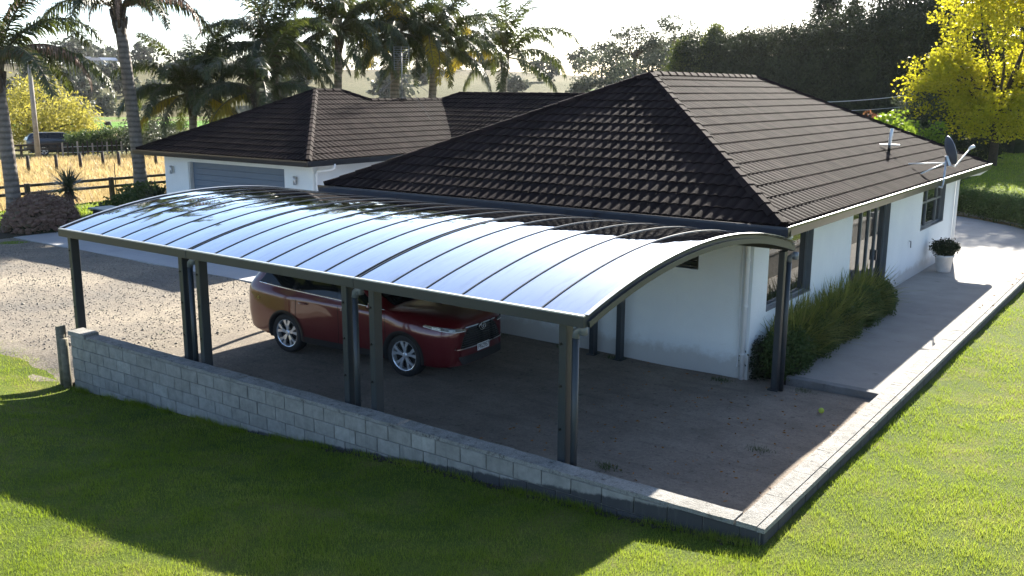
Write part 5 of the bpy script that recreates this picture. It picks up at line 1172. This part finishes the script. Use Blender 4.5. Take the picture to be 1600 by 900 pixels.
b = MB(); b.box(-6.04, -5.48, 15.64, 21.89, -.1, .03); tag(b.build('planting_bed', mt['soil']), kind='structure')
pt = thing('potted_plant', 'round clipped plant in a white tapered pot on the path', 'plant', (-5.55, 27.7, PZ))
MB().lathe([(0, PZ), (.17, PZ), (.18, PZ+.02), (.235, PZ+.42), (.255, PZ+.43), (.255, PZ+.48), (.225, PZ+.48), (.22, PZ+.43), (0, PZ+.42)], 26, (-5.55, 27.7, 0)).build('pot', mt['pot'], pt, True)
P, C = blob((-5.55, 27.7, PZ+.66), (.32, .32, .19), 110, 34, .13, .55); leafobj('foliage', P, .055, .035, mt['hedge_leaf'], pt)
o = MB().box(-6.0, -5.52, 22.2, 23.15, PZ+.001, PZ+.016).build('door_mat', mt['mat_black'], None, bev=.004); tag(o, 'black door mat in front of the sliding glass door', 'mat')
o = MB().lathe([(0.0, -.045), (.022, -.039), (.039, -.022), (.045, 0), (.039, .022), (.022, .039), (0, .045)], 16, (-4.42, 14.28, .04)); o.v = [Vector((v.x, v.y, v.z)) for v in o.v]
tag(o.build('ball', mt['ball'], None, True), 'small lime green ball lying on the carport floor', 'ball')
sd_ = thing('satellite_dish', 'grey satellite dish on a bracket at the right roof edge', 'satellite dish', (-5.3, 25.2, 2.8))
MB().tube([(-5.34, 24.95, 2.66), (-5.22, 25.0, 2.62), (-5.22, 25.1, 2.75), (-5.22, 25.15, 3.28)], [.025]*4, 10).build('mast', mt['galv'], sd_, True)
for q in [(-6.02, 24.85, 3.17), (-5.6, 24.4, 2.98)]: MB().tube([(-5.22, 25.15, 3.22), q], .014, 8).build('stay_arm', mt['white_metal'], sd_, True)
dn = Vector((.78, .55, .30)).normalized(); dx_ = dn.cross(Vector((0, 0, 1))).normalized(); dz_ = dx_.cross(dn); dc = Vector((-5.25, 25.42, 3.48))
vs, fs = [], []; nr_, na = 5, 28
for k in range(nr_+1):
    for j_ in range(na):
        rr_ = k/nr_; a_ = 2*math.pi*j_/na; vs.append(dc+dx_*(.30*rr_*math.cos(a_))+dz_*(.36*rr_*math.sin(a_))+dn*(.075*rr_*rr_))
for k in range(nr_):
    for j_ in range(na): fs.append((k*na+j_, k*na+(j_+1) % na, (k+1)*na+(j_+1) % na, (k+1)*na+j_))
dd = MB().add(vs, fs).add([v-dn*.012 for v in vs], [tuple(reversed(f_)) for f_ in fs]); dd.build('reflector', mt['dish_grey'], sd_, True)
MB().tube([vs[nr_*na+j_] for j_ in range(na)]+[vs[nr_*na]], .008, 6).build('rim', mt['galv'], sd_, True)
bp = dc-dz_*.2-dn*.03; MB().add([bp-dx_*.09-dz_*.14, bp+dx_*.09-dz_*.14, bp+dx_*.04+dz_*.10, bp-dx_*.04+dz_*.10, bp-dx_*.09-dz_*.14-dn*.06, bp+dx_*.09-dz_*.14-dn*.06, bp+dx_*.04+dz_*.10-dn*.06, bp-dx_*.04+dz_*.10-dn*.06], [(4, 5, 6, 7), (0, 1, 5, 4), (1, 2, 6, 5), (2, 3, 7, 6), (3, 0, 4, 7), (0, 1, 2, 3)]).build('bracket', mt['galv'], sd_)
lb_ = dc-dz_*.42+dn*.08; le = dc+dn*.52-dz_*.10; MB().tube([dc-dz_*.36, lb_, le], .016, 8).build('feed_arm', mt['white_metal'], sd_, True); MB().tube([le-dn*.02, le+dz_*.03+dn*.07, le+dz_*.03+dn*.13], [.03, .045, .035], 12).build('feed_horn', mt['white_metal'], sd_, True)
an = thing('roof_antenna', 'white stick antenna with crossbar base on the right roof slope', 'antenna', (-6.65, 25.4, 3.4))
MB().tube([(-6.66, 25.45, 3.40), (-6.66, 25.45, 3.62)], .035, 10).build('foot', mt['gutter'], an, True)
MB().tube([(-6.66, 25.45, 3.60), (-6.64, 25.5, 4.0)], [.042, .038], 12).build('tube', mt['white_pipe'], an, True); MB().box(-6.90, -6.41, 25.415, 25.485, 3.58, 3.605).build('crossbar', mt['white_metal'], an)
ta = thing('television_aerial', 'flat grid television aerial with guy wires on the garage ridge', 'aerial', (-25.2, 27.4, RH))
AX, AY = -25.2, 27.35
MB().tube([(AX, AY, RH-.05), (AX, AY, RH+1.75)], .022, 8).build('mast', mt['aerial'], ta, True)
gx = Vector((math.cos(yaw), math.sin(yaw), 0)); c0 = Vector((AX, AY, RH+1.55))
for k in range(11): MB().tube([c0-gx*.30+Vector((0, 0, -.42+.084*k)), c0+gx*.30+Vector((0, 0, -.42+.084*k))], .011, 5).build('grid_rod', mt['aerial'], ta)
for s_ in (-.28, 0, .28): MB().tube([c0+gx*s_+Vector((0, 0, -.44)), c0+gx*s_+Vector((0, 0, .44))], .011, 5).build('grid_bar', mt['aerial'], ta)
for s_ in (-.18, .18): MB().tube([c0+gx*s_-Vector(fw)*.08+Vector((0, 0, .2)), c0-Vector(fw)*.08, c0+gx*s_-Vector(fw)*.08-Vector((0, 0, .2))], .012, 5).build('dipole', mt['aerial'], ta)
for q in [(AX+.05, AY+2.1, RH), (AX+1.6, AY-.2, RH-.72), (AX, AY-1.8, RH)]: MB().tube([(AX, AY, RH+1.0), q], .007, 5).build('guy_wire', mt['aerial'], ta)
MB().box(AX-.15, AX+.15, AY-.12, AY+.12, RH+.07, RH+.09).build('base_plate', mt['aerial'], ta)

# ------------------------------------------------------------------ curved garden wall and low hedge at the right
cw_ = thing('garden_wall', 'curved grey block garden wall behind the low hedge at right', 'wall', (-8, 43, 0))
cv = [(-13.5, 43.6), (-11.0, 43.5), (-9.2, 43.1), (-7.6, 42.3), (-6.2, 41.2), (-5.1, 40.0), (-4.3, 38.6), (-3.7, 37.2), (-3.4, 35.6), (-3.3, 33.6)]
ca = np.array(cv); cs_ = np.concatenate([[0], np.cumsum(np.linalg.norm(np.diff(ca, axis=0), axis=1))]); s_ = 0
while s_ < cs_[-1]-.9:
    for r_ in range(2):
        a_, b_ = s_+.45*(r_ % 2)+.01, s_+.45*(r_ % 2)+.885; p0 = np.array([np.interp(a_, cs_, ca[:, 0]), np.interp(a_, cs_, ca[:, 1])]); p1 = np.array([np.interp(b_, cs_, ca[:, 0]), np.interp(b_, cs_, ca[:, 1])]); d = (p1-p0)/np.linalg.norm(p1-p0); nn = np.array([-d[1], d[0]])*.22; j_ = random.uniform(-.01, .01)
        z0, z1 = -.1+.46*r_, -.1+.46*r_+.45
        MB().add([(*p0, z0), (*p1, z0), (*(p1+nn), z0), (*(p0+nn), z0), (*(p0+j_), z1), (*(p1+j_), z1), (*(p1+nn), z1), (*(p0+nn), z1)], [(0, 1, 5, 4), (4, 5, 6, 7), (2, 3, 7, 6), (1, 2, 6, 5), (3, 0, 4, 7)]).build('block', mt['curb_concrete'], cw_, bev=.012)
    s_ += .9
belt('low_hedge', 'low clipped green hedge edging the concrete in front of the curved wall', [(-10.5, 42.6), (-8.7, 42.0), (-7.2, 41.0), (-5.9, 39.8), (-4.9, 38.5), (-4.2, 37.2), (-3.8, 35.8)], .62, .62, .32, 'shrub_leaf', 70, .22, (.10, .06), .1)

# ------------------------------------------------------------------ STUFF: grass, straw, stones, litter
def grass(name, n, th0, th1, d0, d1, dom, zf, L, w0, mat, seed, pdf=1.0, lean=.45):
    r_ = np.random.default_rng(seed); th = np.radians(r_.uniform(th0, th1, n)); d = np.exp(r_.uniform(math.log(d0), math.log(d1), n)) if pdf == 1 else np.sqrt(r_.uniform(d0**2, d1**2, n))
    x, y = -d*np.sin(th), d*np.cos(th)
    cl = np.sin(x*5.1+2*np.sin(y*3.3))*np.sin(y*4.7+2*np.cos(x*2.9)); keep_ = dom(x, y) & (r_.uniform(0, 1, n) < .78+.3*cl); x, y, d, cl = x[keep_], y[keep_], d[keep_], cl[keep_]; m_ = len(x)
    z = zf(x, y); a_ = r_.uniform(0, 6.283, m_); l_ = L*r_.uniform(.55, 1.25, m_)*(1+.35*cl); w = w0*np.maximum(1, d/9)*r_.uniform(.7, 1.3, m_)
    px_, py_ = np.cos(a_)*w*.5, np.sin(a_)*w*.5; b_ = a_+r_.uniform(.5, 2.6, m_); le_ = l_*r_.uniform(.1, 1, m_)*lean*2
    V_ = np.stack([np.stack([x-px_, y-py_, z-.01], 1), np.stack([x+px_, y+py_, z-.01], 1), np.stack([x+np.cos(b_)*le_, y+np.sin(b_)*le_, z+np.sqrt(np.maximum(l_**2-(le_*.8)**2, (l_*.3)**2))], 1)], 1).reshape(-1, 3)
    o = link(name, npmesh(name, V_, np.arange(m_*3).reshape(-1, 3)), mt[mat]); return o
dom = lambda x, y: ((y < 8.40) & (x > -22)) | ((x > -3.05) & (y < 45)) | ((x < -16.15) & (x > -20) & (y < 8.95+.25*np.sin(x*3)))
g1 = grass('grass', 900000, 2, 71, 7.2, 40, dom, zlawn, .043, .0048, 'blade', 5); tag(g1, 'short mown green grass covering the lawn around the block wall', 'grass', None, 'stuff')
dom2 = lambda x, y: (x < -39.7) & (x > -66) & (y > 10) & (y < 60)
g2 = grass('dry_grass', 90000, 44, 72, 42, 82, dom2, zland, .34, .008, 'straw', 6, 2, .5); tag(g2, 'dry golden grass filling the paddock behind the rail fence', 'grass', None, 'stuff')
dom3 = lambda x, y: (x < -33.6) & (x > -39.2) & (y > 12) & (y < 40) & ~((x > -34.6) & (y < 22))
g3 = grass('grass', 50000, 44, 72, 34, 52, dom3, lambda x, y: np.zeros_like(x)-.02, .09, .008, 'blade', 8, 2); tag(g3, 'short green grass strip in front of the paddock fence', 'grass', None, 'stuff')
dom4 = lambda x, y: (y > 44.2 - .5*np.clip(x+9, 0, 8) - .35*np.clip(x+5.5, 0, 6)) & (y < 90)
g4 = grass('grass', 60000, 2, 22, 40, 88, dom4, zup, .09, .007, 'blade', 9, 2); tag(g4, 'green grass of the upper lawn behind the curved wall', 'grass', None, 'stuff')
dom5 = lambda x, y: (y > 8.26) & (y < 8.41) & (x > -15.7) & (x < -3.1)
r5 = np.random.default_rng(15); n = 9000; x5 = r5.uniform(-15.7, -3.1, n); x5 = x5[np.sin(x5*3.1)+np.sin(x5*7.3+1)+r5.uniform(-1.2, 1.2, len(x5)) > .1]; y5 = 8.40-np.abs(r5.normal(0, .05, len(x5))); z5 = zlawn(x5, y5)
def tufts(name, x, y, z, L, w0, mat, lab, seed):
    r_ = np.random.default_rng(seed); m_ = len(x); a_ = r_.uniform(0, 6.283, m_); b_ = r_.uniform(0, 6.283, m_); l_ = L*r_.uniform(.5, 1.3, m_); le = l_*r_.uniform(.1, .7, m_); w = w0*r_.uniform(.7, 1.3, m_)
    V_ = np.stack([np.stack([x-np.cos(a_)*w, y-np.sin(a_)*w, z-.01], 1), np.stack([x+np.cos(a_)*w, y+np.sin(a_)*w, z-.01], 1), np.stack([x+np.cos(b_)*le, np.minimum(y+np.sin(b_)*le, y+.02), z+l_*.85], 1)], 1).reshape(-1, 3)
    tag(link(name, npmesh(name, V_, np.arange(m_*3).reshape(-1, 3)), mt[mat]), lab, 'grass', None, 'stuff')
tufts('long_grass', x5, y5, z5, .11, .004, 'blade', 'ragged longer grass left unmown along the foot of the block wall', 16)
cx5 = np.array([-7.2, -6.4, -4.0, -5.0, -8.6, -9.8, -14.6, -11.3, -6.0, -7.9, -12.9, -4.6]); cy5 = np.array([9.3, 14.95, 9.1, 15.2, 15.0, 15.1, 9.2, 15.05, 10.4, 9.0, 8.85, 12.2])
k5 = r5.integers(0, 12, 1500); tufts('weeds', cx5[k5]+r5.normal(0, .10, 1500), cy5[k5]+r5.normal(0, .06, 1500), np.zeros(1500), .055, .004, 'shrub_leaf', 'small green weeds sprouting from the earth floor of the carport', 17)
# loose stones on the gravel
n = 9000; r_ = rng; x = r_.uniform(-32, -15.8, n); y = r_.uniform(8.9, 15.45, n); cov = r_.uniform(.008, .022, n)**1; big = r_.uniform(0, 1, n) > .97; cov = np.where(big, cov*1.9, cov)
oct_ = np.array([(1, 0, 0), (0, 1, 0), (-1, 0, 0), (0, -1, 0), (0, 0, .7), (.1, .1, -.6)]); of = np.array([(0, 1, 4), (1, 2, 4), (2, 3, 4), (3, 0, 4), (1, 0, 5), (2, 1, 5), (3, 2, 5), (0, 3, 5)])
V_ = (oct_[None]*cov[:, None, None]*r_.uniform(.6, 1.4, (n, 6, 1)) + np.stack([x, y, zgr(x, y)+cov*.3], 1)[:, None, :]).reshape(-1, 3); F_ = (of[None]+np.arange(n)[:, None, None]*6).reshape(-1, 3)
tag(link('loose_stones', npmesh('loose_stones', V_, F_), mt['stone']), 'loose pale stones scattered over the gravel yard', 'gravel', None, 'stuff')
# dead leaves: along the kerb, under the carport, on the lawn
n = 260; x = np.concatenate([r_.uniform(-8, -3.6, n), r_.normal(-3.42, .05, 90), r_.normal(-3.2, .1, 60)]); y = np.concatenate([r_.uniform(9, 15.2, n), r_.uniform(17, 27, 90), r_.uniform(20, 30, 60)]); z = np.concatenate([np.full(n, .006), np.full(90, PZ+.01), np.full(60, WT+.012)])
D = r_.normal(size=(len(x), 3)); D[:, 2] *= .15
tag(leafobj('leaf_litter', np.stack([x, y, z], 1), .06, .022, mt['litter'], None, D), 'scattered dry leaves and twigs on the earth floor and kerb', 'leaves', None, 'stuff')
n = 700; x = r_.uniform(-9.5, -3.2, n); y = 8.40-np.abs(r_.normal(0, .035, n)); z = zlawn(x, y)+.01; sz = r_.uniform(.008, .03, n)
V_ = (oct_[None]*sz[:, None, None]*r_.uniform(.6, 1.4, (n, 6, 1)) + np.stack([x, y, z], 1)[:, None, :]).reshape(-1, 3); F_ = (of[None]+np.arange(n)[:, None, None]*6).reshape(-1, 3)
tag(link('soil_clods', npmesh('soil_clods', V_, F_), mt['soil']), 'crumbled dark soil along the foot of the block wall', 'soil', None, 'stuff')

# ------------------------------------------------------------------ air
hz = MB().box(-2650, 2650, -2650, 2650, -8, 40).build('haze', None)
hm = bpy.data.materials.new('haze'); hm.use_nodes = True; hn = hm.node_tree; hn.nodes.remove(hn.nodes['Principled BSDF'])
pv = hn.nodes.new('ShaderNodeVolumePrincipled'); pv.inputs['Color'].default_value = (.95, .97, 1, 1); pv.inputs['Density'].default_value = .00006; pv.inputs['Anisotropy'].default_value = .25
hn.links.new(pv.outputs[0], hn.nodes['Material Output'].inputs['Volume']); hz.data.materials.append(hm); tag(hz, 'thin pale haze in the air over the whole scene', 'haze', None, 'stuff')
